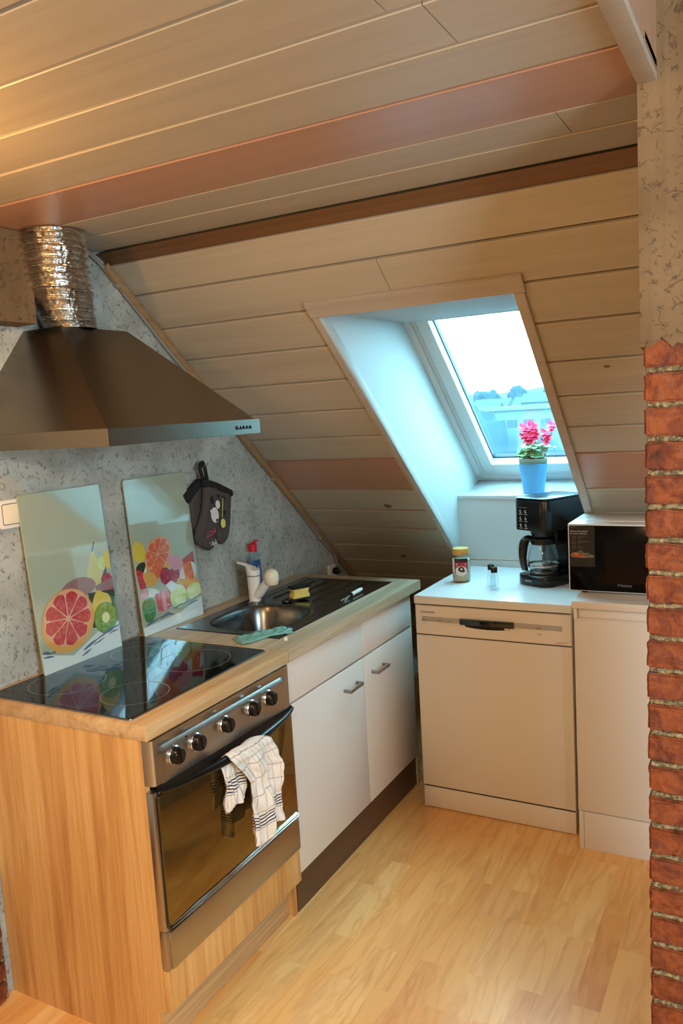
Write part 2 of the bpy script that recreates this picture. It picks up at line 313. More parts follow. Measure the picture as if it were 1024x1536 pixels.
def pillow(bm, outline, thick, rad, step=.008, mapf=None, mi=0, seed=0, wrinkle=0):
    """puffed closed shape from a 2D outline; mapf(u,v,h,side)->3D"""
    n = len(outline); P = [V((a, b)) for a, b in outline]
    # densify the outline
    Q = []
    for i in range(n):
        a, b = P[i], P[(i+1)%n]; k = max(1, int((b-a).length/step))
        for j in range(k): Q.append(a.lerp(b, j/k))
    nb = len(Q)
    def inside(p):
        c = False; j = n-1
        for i in range(n):
            a, b = P[i], P[j]
            if (a.y > p.y) != (b.y > p.y) and p.x < (b.x-a.x)*(p.y-a.y)/(b.y-a.y)+a.x: c = not c
            j = i
        return c
    def dist(p):
        m = 9
        for i in range(n):
            a, b = P[i], P[(i+1)%n]; ab = b-a; t = max(0, min(1, (p-a).dot(ab)/max(ab.dot(ab),1e-12))); m = min(m, (p-a-ab*t).length)
        return m
    x0, x1 = min(p.x for p in P), max(p.x for p in P); y0, y1 = min(p.y for p in P), max(p.y for p in P); pts = list(Q)
    y = y0
    while y < y1:
        x = x0
        while x < x1:
            p = V((x+random.uniform(-.1,.1)*step, y+random.uniform(-.1,.1)*step))
            if inside(p) and dist(p) > step*.45: pts.append(p)
            x += step
        y += step
    vs, es, fs, _, _, _ = delaunay_2d_cdt(pts, [(i,(i+1)%nb) for i in range(nb)], [], 2, 1e-6)
    hs = []
    for p in vs:
        d = min(dist(p), rad); h = thick/2*math.sqrt(max(0, 1-(1-d/rad)**2)); h *= 1+wrinkle*noise.noise(V((p.x*22+seed, p.y*22, seed))); hs.append(h if d > 1e-5 else 0)
    top = [bm.verts.new(mapf(p.x, p.y, h)) for p, h in zip(vs, hs)]
    bot = [t if h == 0 else bm.verts.new(mapf(p.x, p.y, -h)) for t, p, h in zip(top, vs, hs)]
    for f in fs:
        if len(f) < 3: continue
        c = sum((vs[i] for i in f), V((0,0)))/len(f)
        if not inside(c): continue
        for tri, rv in ((top, False), (bot, True)):
            q = [tri[i] for i in f]; q = q[::-1] if rv else q
            try:
                g = bm.faces.new(q); g.material_index = mi
            except ValueError: pass
ORG = {}
def link(o): COL.objects.link(o); return o
def thing(name, label, cat, loc, group=None, kind=None):
    o = link(bpy.data.objects.new(name, None)); o.location = loc; o.empty_display_size = .05
    if kind: o['kind'] = kind
    if label: o['label'] = label
    if cat: o['category'] = cat
    if group: o['group'] = group
    ORG[o.name] = V(loc); return o
def part(name, bm, mats, parent=None, label=None, cat=None, kind=None, loc=None, smooth=35, Mx=None, group=None):
    """bm in world coordinates -> one mesh object (a child keeps its root's frame)"""
    if Mx: bm.transform(Mx)
    org = ORG[parent.name] if parent else (V(loc) if loc else V((0,0,0)))
    bmesh.ops.translate(bm, verts=bm.verts[:], vec=-org)
    me = bpy.data.meshes.new(name); bm.to_mesh(me); bm.free()
    for m in (mats if isinstance(mats, (list, tuple)) else [mats]): me.materials.append(M[m] if isinstance(m, str) else m)
    if smooth:
        for p in me.polygons: p.use_smooth = True
        me.set_sharp_from_angle(angle=math.radians(smooth))
    o = link(bpy.data.objects.new(name, me))
    if parent: o.parent = parent
    else: o.location = org
    ORG[o.name] = org
    if label: o['label'] = label
    if cat: o['category'] = cat
    if kind: o['kind'] = kind
    if group: o['group'] = group
    return o
def text_bm(s, size, Mx, depth=.0004, align='LEFT', sx=1):
    cu = bpy.data.curves.new('t', 'FONT'); cu.body = s; cu.size = size; cu.extrude = depth; cu.align_x = align; cu.resolution_u = 3
    o = bpy.data.objects.new('t', cu); COL.objects.link(o); dg = bpy.context.evaluated_depsgraph_get(); dg.update()
    me = bpy.data.meshes.new_from_object(o.evaluated_get(dg)); b = bmesh.new(); b.from_mesh(me); b.transform(Matrix.Scale(sx, 4, (1,0,0))); b.transform(Mx)
    bpy.data.objects.remove(o); bpy.data.curves.remove(cu); bpy.data.meshes.remove(me); return b
def basis(o, ex, ey):
    ex, ey = V(ex).normalized(), V(ey).normalized(); ez = ex.cross(ey)
    return Matrix(((ex.x,ey.x,ez.x,o[0]),(ex.y,ey.y,ez.y,o[1]),(ex.z,ey.z,ez.z,o[2]),(0,0,0,1)))
def NB(): return bmesh.new()

# ================================================================== SETTING
K = .861; YS, ZS = .607, 2.121            # slope starts here and falls towards +y
LS = math.hypot(1, K); ES = V((0, 1/LS, -K/LS)); NS = V((0, -K/LS, -1/LS))   # down the slope / into the room
S0 = V((0, YS, ZS)); ZC = 2.13; XR = 3.3; YB = -3.4; HW = 2.03
WX0, WX1 = .640, 1.263
def sp(x, s, n=0): return V((x, 0, 0))+S0+ES*s+NS*n
def s_at(y): return (y-YS)*LS

bm = NB(); box(bm, 0, XR, YB, 3.2, -.05, 0); part('floor', bm, 'floor', kind='structure')
ZU = 2.56; XE = 1.722; YE = .272            # higher ceiling right of the boards
bm = NB(); prism(bm, [(0,YB,0),(0,3.4,0),(0,3.4,.3),(0,.3,ZU+.2),(0,YB,ZU+.2)], (-.12,0,0)); part('wall_left', bm, 'plaster', kind='structure')
bm = NB(); prism(bm, [(XR,YB,0),(XR,3.4,0),(XR,3.4,.3),(XR,.3,ZU+.2),(XR,YB,ZU+.2)], (.12,0,0)); part('wall_right', bm, 'plaster', kind='structure')
bm = NB(); box(bm, -.1, XR+.1, YB-.1, YB, 0, ZU+.05); part('wall_back', bm, 'plaster', kind='structure')

def board(bm, F, x0, x1, a0, a1, th=.014, ch=.003, mi=0):
    ch = min(ch, .0018)
    """board with chamfered long edges; F(x,a,n) maps; runs along x"""
    prof = [(a0, 0), (a0+.0004, th-ch), (a0+ch, th), (a1-ch, th), (a1-.0004, th-ch), (a1, 0)]
    t = NB(); A = [t.verts.new(F(x0, a, n)) for a, n in prof]; B = [t.verts.new(F(x1, a, n)) for a, n in prof]
    for i in range(len(prof)-1):
        f = t.faces.new((A[i], B[i], B[i+1], A[i+1])); f.material_index = mi
    t.faces.new(A); t.faces.new(B[::-1])
    bmesh.ops.recalc_face_normals(t, faces=t.faces[:]); merge(bm, t, mi)
# ---- flat ceiling
def CFn(x, a, n): return V((x, a, ZC-n+.006))
cy_edges = [.588,.421,.27,.04,-.118,-.267,-.418,-.57,-.722,-.874,-1.026,-1.178,-1.33,-1.482,-1.634,-1.786,-1.938,-2.09,-2.242,-2.394,-2.546,-2.698,-2.85,-3.002,-3.154,-3.306,-3.4]
cuts = {1:[1.528], 4:[1.478], 5:[1.43]}
bm = NB(); gb = NB()
flat(gb, [(0,YB,ZC+.004),(0,YE,ZC+.004),(XE,YE,ZC+.004),(XE,YB,ZC+.004)][::-1]); flat(gb, [(0,YE,ZC+.004),(0,YS+.02,ZC+.004),(XR,YS+.02,ZC+.004),(XR,YE,ZC+.004)][::-1])
for i in range(len(cy_edges)-1):
    if i == 2: continue
    a1, a0 = cy_edges[i], cy_edges[i+1]
    xs = [0]+cuts.get(i, [])+[XR if i < 2 else XE]
    for j in range(len(xs)-1): board(bm, CFn, xs[j]+(.0008 if j else 0), xs[j+1]-.0008, a0+.0045, a1-.0045)
ceil = part('ceiling', bm, 'paint', kind='structure')
part('groove_backing', gb, 'groove', ceil)
bm = NB(); board(bm, CFn, 0, XE, .0435, .2665, th=.015, ch=.003); part('brown_board', bm, 'brown', ceil, label='wide pinkish brown varnished board')
bm = NB(); prism(bm, [(0,YS-.018,ZC-.012),(0,YS+.010,ZC-.024),(0,YS+.030,ZC-.041),(0,YS+.05,ZC-.036),(0,YS+.02,ZC)], (XR,0,0), bev=.002)
part('rail', bm, 'rail', ceil, label='dark brown cover strip along the bend')
bm = NB(); box(bm, 1.69, 1.722, -1.3, .178, 2.104, 2.119, bev=.001); part('cover_strip', bm, 'trimw', ceil)
bm = NB(); box(bm, XE-.006, XE, YB, YE, ZC-.006, ZU+.02); box(bm, XE, XR, YE, YE+.006, ZC-.009, ZU+.02); part('riser', bm, 'brown', ceil)
bm = NB(); box(bm, XE-.006, XR, YB, YE+.006, ZU, ZU+.02); part('upper_ceiling', bm, 'paint', ceil)
# ---- sloping wall
def SFn(x, a, n): return sp(x, a, n-.008)
e = [.045,.180,.337,.494,.657,.815,.970,1.113,1.328,1.482,1.632,1.782,1.925,2.075,2.225,2.375,2.525,2.675,2.825,2.975,3.12]
so0, so1 = s_at(.878), s_at(HW)
bm = NB(); gb = NB(); br = NB()
for x0, x1, a, b in ((0,WX0,0,3.14),(WX1,XR,0,3.14),(WX0,WX1,0,so0),(WX0,WX1,so1,3.14)):
    flat(gb, [SFn(x0,a,0), SFn(x1,a,0), SFn(x1,b,0), SFn(x0,b,0)])
    flat(gb, [SFn(x0,a,-.02), SFn(x0,b,-.02), SFn(x1,b,-.02), SFn(x1,a,-.02)])
for i in range(len(e)-1):
    a0, a1 = e[i]+.0048, e[i+1]-.0048; tgt = br if i == 7 else bm
    segs = []
    if a1 <= so0 or a0 >= so1: segs = [(0, XR, a0, a1)]
    else:
        segs = [(0, WX0-.002, a0, a1), (WX1+.002, XR, a0, a1)]
        if a0 < so0: segs.append((WX0-.002, WX1+.002, a0, so0))
        if a1 > so1: segs.append((WX0-.002, WX1+.002, so1, a1))
    if i == 1: segs = [(0, .909, a0, a1), (.911, XR, a0, min(a1, 9))]
    for s_ in segs: board(tgt, SFn, *s_, ch=.003 if i >= 7 else .005)
slope = part('wall_slope', bm, 'paint', kind='structure')
part('groove_backing', gb, 'groove', slope)
part('brown_board', br, 'brown', slope, label='wide brown board across the white boards')
# chips in the paint
bm = NB()
for c, r, sd in (((.449,s_at(1.704)),.016,1),((.36,s_at(2.03)),.012,5),((.455,s_at(1.80)),.003,7),((1.46,s_at(1.13)),.008,9)):
    pts = []
    for k in range(14):
        a = 2*PI*k/14; rr = r*(1+.5*noise.noise(V((math.cos(a)*1.3+sd, math.sin(a)*1.3, sd)))); pts.append(sp(c[0]+rr*1.15*math.cos(a), c[1]+rr*math.sin(a)*.8, .0064))
    flat(bm, pts)
part('paint_chip', bm, mat('bare_wood', '#6A5238', .8), slope, label='chipped spots of bare brown wood')
# trims around the opening
bm = NB()
def strim(bm, x0, x1, a0, a1, n0=.006, n1=.016):
    t = NB(); c = [sp(x,a,n) for n in (n0,n1) for a in (a0,a1) for x in (x0,x1)]
    v = [t.verts.new(p) for p in c]
    for f in ((0,1,3,2),(4,6,7,5),(0,4,5,1),(2,3,7,6),(0,2,6,4),(1,5,7,3)): t.faces.new([v[k] for k in f])
    bmesh.ops.recalc_face_normals(t, faces=t.faces[:]); bmesh.ops.bevel(t, geom=t.edges[:], offset=.002, segments=2, affect='EDGES'); merge(bm, t)
strim(bm, .614, 1.297, s_at(.834), so0+.002, .006, .018)
tp = part('trim_1', bm, 'trimw', kind='structure')
bm = NB(); strim(bm, .616, .634, so0+.002, so1+.04); part('trim_2', bm, M['trimw'], kind='structure')
bm = NB(); strim(bm, WX1-.002, 1.292, so0+.002, so1+.04, .006, .017); part('trim_3', bm, M['trimw'], kind='structure')
# ---- niche linings (white): left / right reveals, level head, upright apron, sill
ZT = 1.888; ZSILL = 1.177
def wz(y): return 1.563-K*(y-1.92)        # window plane
bm = NB()
yl = lambda z: 1.92+(1.563-z)/K
side = [(.878,ZT+.012),(yl(ZT)+.03,ZT+.028),(2.36,wz(2.36)-.0),(2.36,1.10),(HW+.01,.80),(HW,.80),(HW,ZS-K*(HW-YS))]
prism(bm, [(WX0,)+p for p in side], (-.015,0,0)); prism(bm, [(WX0-.007,)+tuple(sp(0,so0,.008))[1:], (WX0-.007,)+tuple(sp(0,so0,-.03))[1:], (WX0-.007,)+tuple(sp(0,so1+.03,-.03))[1:], (WX0-.007,)+tuple(sp(0,so1+.03,.008))[1:]], (.009,0,0), bev=.002)
lin = part('wall_niche_left', bm, 'lining', kind='structure')
bm = NB(); prism(bm, [(WX1,)+p for p in side], (.015,0,0)); part('wall_niche_right', bm, 'lining', kind='structure')
bm = NB(); prism(bm, [(WX0-.015,.868,ZT),(WX0-.015,yl(ZT)+.05,ZT+.017),(WX0-.015,yl(ZT)+.05,ZT+.032),(WX0-.015,.868,ZT+.014)], (WX1-WX0+.03,0,0)); part('wall_niche_head', bm, 'lining', kind='structure')
bm = NB(); box(bm, WX0-.015, WX1+.015, HW, HW+.012, .5, ZSILL)
box(bm, WX0, WX1, HW-.008, HW, .86, .882)
part('wall_niche_apron', bm, 'lining', kind='structure')
bm = NB(); prism(bm, [(WX0-.01,HW-.003,ZSILL),(WX0-.01,2.19,ZSILL+.002),(WX0-.01,2.34,1.222),(WX0-.01,2.34,1.19),(WX0-.01,2.2,ZSILL-.02),(WX0-.01,HW-.003,ZSILL-.02)], (WX1-WX0+.02,0,0), bev=.003)
part('window_sill', bm, 'lining', kind='structure')
# ---- roof window
WO = V((0, 1.92, 1.563)); WS0 = -(1.888-1.563)/K*LS-.06; WS1 = (2.322-1.92)*LS
def wp(x, s, n): return V((x,0,0))+WO+ES*s-NS*n       # n outwards
wr = thing('window_1', None, None, tuple(wp((WX0+WX1)/2, WS1, 0)), kind='structure')
def wframe(bm, x0, x1, s0, s1, wd, n0, n1, wb=None, mi=0):
    wb = wb or wd
    for a0, a1, b0, b1 in ((x0,x0+wd,s0,s1),(x1-wd,x1,s0,s1),(x0+wd,x1-wd,s1-wb,s1),(x0+wd,x1-wd,s0,s0+wd)):
        t = NB(); v = [t.verts.new(wp(x,s,n)) for n in (n0,n1) for s in (b0,b1) for x in (a0,a1)]
        for f in ((0,1,3,2),(4,6,7,5),(0,4,5,1),(2,3,7,6),(0,2,6,4),(1,5,7,3)): t.faces.new([v[k] for k in f])
        bmesh.ops.recalc_face_normals(t, faces=t.faces[:]); bmesh.ops.bevel(t, geom=t.edges[:], offset=.002, segments=2, affect='EDGES'); merge(bm, t, mi)
bm = NB(); wframe(bm, WX0-.002, WX1+.002, WS0, WS1, .026, -.004, .06); wframe(bm, WX0+.02, WX1-.02, WS0, WS1-.022, .018, .012, .07); part('frame', bm, 'winframe', wr)
bm = NB(); wframe(bm, WX0+.042, WX1-.042, WS0, WS1-.046, .05, .006, .065, .065); part('sash', bm, 'winframe', wr)
bm = NB(); wframe(bm, WX0+.088, WX1-.088, WS0+.03, WS1-.109, .008, .045, .068); part('gasket', bm, 'gasket', wr)
bm = NB(); flat(bm, [wp(WX0+.09,WS0,.06), wp(WX1-.09,WS0,.06), wp(WX1-.09,WS1-.11,.06), wp(WX0+.09,WS1-.11,.06)]); part('pane', bm, 'glass', wr, smooth=0)
# outer roof shell so that no daylight leaks in around the window
bm = NB()
for x0, x1, s0, s1 in ((-.12,WX0,-1.0,2.6),(WX1,XR+.1,-1.0,2.6),(WX0,WX1,-1.0,WS0+.02),(WX0,WX1,WS1-.02,2.6)):
    flat(bm, [wp(x0,s0,.03), wp(x0,s1,.03), wp(x1,s1,.03), wp(x1,s0,.03)])
flat(bm, [(-.12,YB-.1,2.75),(XR+.1,YB-.1,2.75),(XR+.1,1.2,2.75),(-.12,1.2,2.75)])
part('roof', bm, mat('roof_felt', '#3A3430', .9), kind='structure', smooth=0)

# ---- brick pillar
def brick_face(bm, x0, x1, y0, y1, z0, z1, amp=.0050, step=.008, mi=0, sd=0.0):
    t = NB(); bmesh.ops.create_cube(t, size=1)
    for v in t.verts: v.co = V(((x0+x1)/2+v.co.x*(x1-x0), (y0+y1)/2+v.co.y*(y1-y0), (z0+z1)/2+v.co.z*(z1-z0)))
    n = max(1, min(5, int(max(x1-x0, y1-y0)/.03)))
    bmesh.ops.bevel(t, geom=t.edges[:], offset=.004, segments=2, affect='EDGES')
    big = [ed for ed in t.edges if ed.calc_length() > .02]
    bmesh.ops.subdivide_edges(t, edges=big, cuts=7, use_grid_fill=True)
    cx = V(((x0+x1)/2, (y0+y1)/2, (z0+z1)/2))
    for v in t.verts:
        p = v.co*38+V((sd, sd*1.7, 0)); k = noise.noise(p)*.6+noise.noise(p*2.3)*.4
        d = (v.co-cx); d = V((d.x/(x1-x0), d.y/(y1-y0), d.z/(z1-z0)))
        q_ = d.normalized()*amp*k*1.6; q_.x *= .35 if y0 > .1 else 1; v.co += q_
    merge(bm, t, mi)
PX0, PX1, PY0, PY1, PZ = 1.694, 2.064, .18, .42, 1.66
bm = NB(); mo = NB()
zj = PZ+.0225; i = 0
box(mo, PX0+.010, PX1-.010, PY0+.010, PY1-.010, 0, ZC-.012); box(mo, XE+.002, PX1-.01, PY0+.01, YE-.002, ZC-.03, ZU-.005)
while zj > -.03:
    z1 = zj-.005; z0 = zj-.0615+.005
    if z1 > 0.01:
        offs = [0,.115,.37] if i % 2 else [0,.24,.37]
        for a, b in zip(offs[:-1], offs[1:]):
            brick_face(bm, PX0+a+(.004 if a else 0), PX0+b-(.004 if b < .36 else 0), PY0, PY1, max(z0, .001), z1, sd=i*3.1+a*20)
        # rope-like mortar bed with its own bulges
        t = NB(); nseg = 26
        for (ax, ay, bx, by) in ((PX0+.006,PY0+.006,PX1-.006,PY0+.006),(PX0+.0085,PY0+.007,PX0+.0085,PY1),(PX1-.0085,PY0+.007,PX1-.0085,PY1)):
            pts = []; rr = []
            for k in range(nseg+1):
                f = k/nseg; x, y = ax+(bx-ax)*f, ay+(by-ay)*f; q = noise.noise(V((x*40+y*31, i*3.3, 0)))
                pts.append((x, y, z0-.005+q*.0025)); rr.append(.0050+.0016*noise.noise(V((x*90+y*70, i*2.1, 5))))
            tube(mo, pts, rr, 8)
    zj -= .0615; i += 1
pil = thing('wall_pillar', None, None, ((PX0+PX1)/2,(PY0+PY1)/2,0), kind='structure')
part('brickwork', bm, 'brick', pil, smooth=60); part('mortar', mo, 'mortar', pil, smooth=60)
# plaster above with a torn lower edge
bm = NB()
def ragged(t):
    bmesh.ops.subdivide_edges(t, edges=t.edges[:], cuts=40, use_grid_fill=True)
t = NB(); n = 44
for (ax, ay, bx, by) in ((PX0-.004,PY0-.004,PX1+.004,PY0-.004),(PX1+.004,PY0-.004,PX1+.004,PY1+.004),(PX1+.004,PY1+.004,PX0-.004,PY1+.004),(PX0-.004,PY1+.004,PX0-.004,PY0-.004)):
    a = []; b = []; c = []
    for k in range(n+1):
        f = k/n; x, y = ax+(bx-ax)*f, ay+(by-ay)*f; z = PZ+.004+.022*noise.noise(V((x*34, y*34, 3)))+.008*noise.noise(V((x*110, y*110, 3)))
        a.append(t.verts.new((x,y,ZC-.011 if y > YE-.001 else ZU-.001))); b.append(t.verts.new((x,y,z)))
        cx, cy = (PX0+PX1)/2, (PY0+PY1)/2; c.append(t.verts.new((x+(cx-x)*.1, y+(cy-y)*.14, z-.006)))
    for k in range(n): t.faces.new((a[k],a[k+1],b[k+1],b[k])); t.faces.new((b[k],b[k+1],c[k+1],c[k]))
bmesh.ops.recalc_face_normals(t, faces=t.faces[:]); merge(bm, t)
part('plaster_coat', bm, 'plaster2', pil, smooth=60)

# ---- plastered duct casing on the left wall and brick at the wall foot
bm = NB(); box(bm, 0, .085, -1.6, .262, 1.872, ZC-.01, bev=.004); part('wall_casing', bm, 'plaster2', kind='structure')  # darker plaster paints in the shade where lamp light is missing
bm = NB(); mo = NB(); box(mo, 0, .012, -.9, -.022, 0, .37)
for i in range(6):
    y = -.03-(.115 if i % 2 else 0)
    if i % 2: brick_face(bm, .003, .024, -.14, -.028, i*.0615+.004, i*.0615+.056, sd=i*7)
    while y > -.85:
        brick_face(bm, .003, .024, y-.235, y-.002, i*.0615+.004, i*.0615+.056, sd=i*5+y*9); y -= .245
wb = thing('wall_foot', None, None, (0,-.4,0), kind='structure'); part('brickwork', bm, 'brick', wb, smooth=60); part('mortar', mo, 'mortar', wb)
# ---- batten in the corner between gable wall and slope
bm = NB(); prism(bm, [tuple(sp(.001, .03, .009)), tuple(sp(.001, .03, .033)), tuple(sp(.024, .03, .033)), tuple(sp(.024,.03,.009))], tuple(ES*2.6), bev=.003); part('trim_4', bm, 'batten', kind='structure')

# made-up window frame around the added fill light, right wall, unseen
t = thing('window_added', None, None, (XR,-1.2,1.45), kind='structure')
bm = NB()
for a in ((-1.72,-1.65,.83,2.07),(-.75,-.68,.83,2.07),(-1.65,-.75,.83,.90),(-1.65,-.75,2.0,2.07)): box(bm, XR-.05, XR-.001, a[0], a[1], a[2], a[3], bev=.004)
part('frame', bm, 'winframe', t)
# ================================================================== COOKER UNIT
H = .869; T = .038
t = thing('cooker_cabinet', 'oak-look cooker housing cabinet with a big bare side panel, left of the white sink cabinet', 'cabinet', (.3,.31,0))
bm = NB(); prism(bm, [(.002,.003,.0),(.545,.003,.0),(.552,.003,.112),(.577,.003,.122),(.577,.003,H-T-.001),(.002,.003,H-T-.001)], (0,.016,0)); part('side_panel', bm, 'oakv', t)
bm = NB(); box(bm, .02, .57, .612, .628, .0, H-T-.001); part('side_panel', bm, 'oakv', t)
bm = NB(); box(bm, .578, .594, .004, .627, .122, .232, bev=.0015); part('bottom_panel', bm, 'oakv', t)
bm = NB(); box(bm, .534, .55, .02, .606, .0, .118, bev=.001); part('plinth', bm, 'oaky', t)
bm = NB(); box(bm, .02, .56, .02, .61, .12, .136); part('base_board', bm, 'oaky', t)
bm = NB(); box(bm, .001, .60, .0, .6303, H-T, H, bev=.002); part('worktop', bm, 'oaky', loc=(.3,.3,H), label='golden oak-look worktop slab around the black ceramic hob', cat='worktop')
# hob
t = thing('ceramic_hob', 'black glass ceramic hob with thin steel edge, set in the oak worktop', 'hob', (.28,.31,H))
bm = NB(); r0 = rrect(.022, .538, .014, .608, .012); prism(bm, [(x,y,H-.001) for x,y in r0], (0,0,.0045), bev=.001); part('steel_edge', bm, 'chromed', t)
bm = NB(); r0 = rrect(.026, .534, .018, .604, .010); prism(bm, [(x,y,H) for x,y in r0], (0,0,.0046))
def ring(bm, cx, cy, r, w_, z, mi, n=64, sx=1):
    a = [bm.verts.new((cx+r*math.cos(2*PI*k/n), cy+r*math.sin(2*PI*k/n)*sx, z)) for k in range(n)]
    b = [bm.verts.new((cx+(r-w_)*math.cos(2*PI*k/n), cy+(r-w_)*math.sin(2*PI*k/n)*sx, z)) for k in range(n)]
    for k in range(n):
        f = bm.faces.new((a[k], a[(k+1)%n], b[(k+1)%n], b[k])); f.material_index = mi
for cx, cy, r in ((.415,.165,.09),(.16,.17,.105),(.385,.45,.107),(.155,.45,.075)): ring(bm, cx, cy, r, .0014, H+.0048, 1)
part('glass', bm, ['hobg','zone'], t)
# oven
t = thing('oven', 'built-in stainless steel oven with five black knobs and brown mirrored door', 'oven', (.4,.31,.24))
OX = .605; y0, y1 = .003, .622
bm = NB(); box(bm, .06, .577, .02, .61, .24, H-T-.003); part('body', bm, 'blackm', t)
# control panel: domed steel fascia, lower edge sagging towards the near end
bm = NB(); ny, nz = 40, 14
def px_(u, v):   # u along y, v up
    x = OX; e_ = min(u, 1-u)*(y1-y0)
    if e_ < .012: x -= .028*(1-math.sqrt(max(0, 1-(1-e_/.012)**2)))
    d = 0
    if e_ > .028 and .0 < v: d = -.006*max(0, 1-abs((v-.80)/.12)) if v > .66 else 0
    return x+d+(.004 if e_ > .03 and v < .72 else 0)
g = []
for j in range(nz+1):
    v = j/nz; row = []
    for i in range(ny+1):
        u = i/ny; u = .5-.5*math.cos(PI*u) if True else u
        y = y0+u*(y1-y0); zt = .829; zb = .716-.014*u
        row.append(bm.verts.new((px_(u, v), y, zb+(zt-zb)*v)))
    g.append(row)
for j in range(nz):
    for i in range(ny): bm.faces.new((g[j][i], g[j][i+1], g[j+1][i+1], g[j+1][i]))
ed = [ed_ for ed_ in bm.edges if ed_.is_boundary]; r = bmesh.ops.extrude_edge_only(bm, edges=ed)
for v in r['geom']:
    if isinstance(v, bmesh.types.BMVert): v.co.x = .577
bmesh.ops.recalc_face_normals(bm, faces=bm.faces[:]); cp = part('control_panel', bm, 'steel', t, smooth=50)
for yk in (.077,.16,.282,.406,.491):
    Mk = basis((OX+.004, yk, .770), (0,1,0), (0,0,1)); bm = NB()
    lathe(bm, [(.0235,0),(.0235,.006),(.022,.0075),(.020,.0075)], seg=36, Mx=Mk); ringo = bm
    kb = NB(); lathe(kb, [(.0205,.004),(.021,.010),(.0202,.021),(.018,.0245),(.006,.025)], seg=36, Mx=Mk)
    box(kb, -.0035, .0035, -.0165, .0165, .02, .0275, bev=.0015, Mx=Mk@Matrix.Rotation(.15, 4, 'Z'))
    k = part('knob', kb, 'black', t, label='black rotary knob'); part('ring', ringo, 'chrome', k)
bm = NB(); Mk = basis((OX+.0035, .128, .797), (0,1,0), (0,0,1)); lathe(bm, [(.003,0),(.003,.002),(.001,.003)], seg=12, Mx=Mk); part('indicator_light', bm, 'black', t)
# door: steel frame, mirrored glass, black top trim, chrome strip
zb = .236
bm = NB()
box(bm, .578, OX-.006, y0, y1, zb, .34, bev=.004); box(bm, .578, OX-.006, y0, y1, .34, .70, bev=.003)
door = part('door', bm, 'steel', t)
bm = NB(); r0 = rrect(y0+.012, y1-.004, .352, .690, .014); prism(bm, [(OX-.0065,y,z) for y,z in r0], (.006,0,0), bev=.0012); part('door_glass', bm, 'ovengl', door, label='brown mirrored glass')
bm = NB(); r0 = rrect(y0+.008, y1-.001, .338, .700, .016); prism(bm, [(OX-.0068,y,z) for y,z in r0], (.0035,0,0)); part('glass_surround', bm, 'blackg', door)
bm = NB()
zt = lambda u: .716-.014*u
pts = [(OX-.002, y0+.010+(y1-y0-.012)*k/24, zt(k/24)-.004-(.034*math.sin(PI*k/24)**.8)) for k in range(25)]
for k in range(24):
    a, b = pts[k], pts[k+1]
    flat(bm, [(OX+.001,a[1],zt(k/24)-.001),(OX+.001,b[1],zt((k+1)/24)-.001),(OX+.001,b[1],b[2]-.012),(OX+.001,a[1],a[2]-.012)])
    flat(bm, [(OX-.02,a[1],zt(k/24)-.001),(OX-.02,b[1],zt((k+1)/24)-.001),(OX+.001,b[1],zt((k+1)/24)-.001),(OX+.001,a[1],zt(k/24)-.001)])
part('top_trim', bm, 'blackm', door)
bm = NB()
for z0_ in (.3525,.3445): tube(bm, [(OX-.0005,y0+.02,z0_-.001),(OX+.0005,y0+.12,z0_),(OX+.0005,y1-.006,z0_)], [.0012,.0034,.0034], 10)
part('chrome_strip', bm, 'chrome', door, label='thin bright double strip')
bm = NB(); box(bm, .585, OX, y0+.012, y1-.002, zb+.001, .336, bev=.003); part('drawer_front', bm, 'steel', t)
bm = NB(); n = 36; pts = []; rr = []
for k in range(n+1):
    u = k/n; y = y0+.012+(y1-y0-.016)*u; bow = math.sin(PI*u)**.7
    pts.append((OX+.004+.038*bow, y, .699-.010*u-.006*bow+.004)); rr.append(.005+.0055*min(1, 3*min(u,1-u)))
tube(bm, pts, rr, 14, sx=1.0, sy=1.15); part('handle', bm, 'black', door, label='bowed black bar handle')
Mk = basis((OX+.0005, .30, .262), (0,1,0), (0,0,1)); b_ = text_bm('', .01, Mk) if False else None
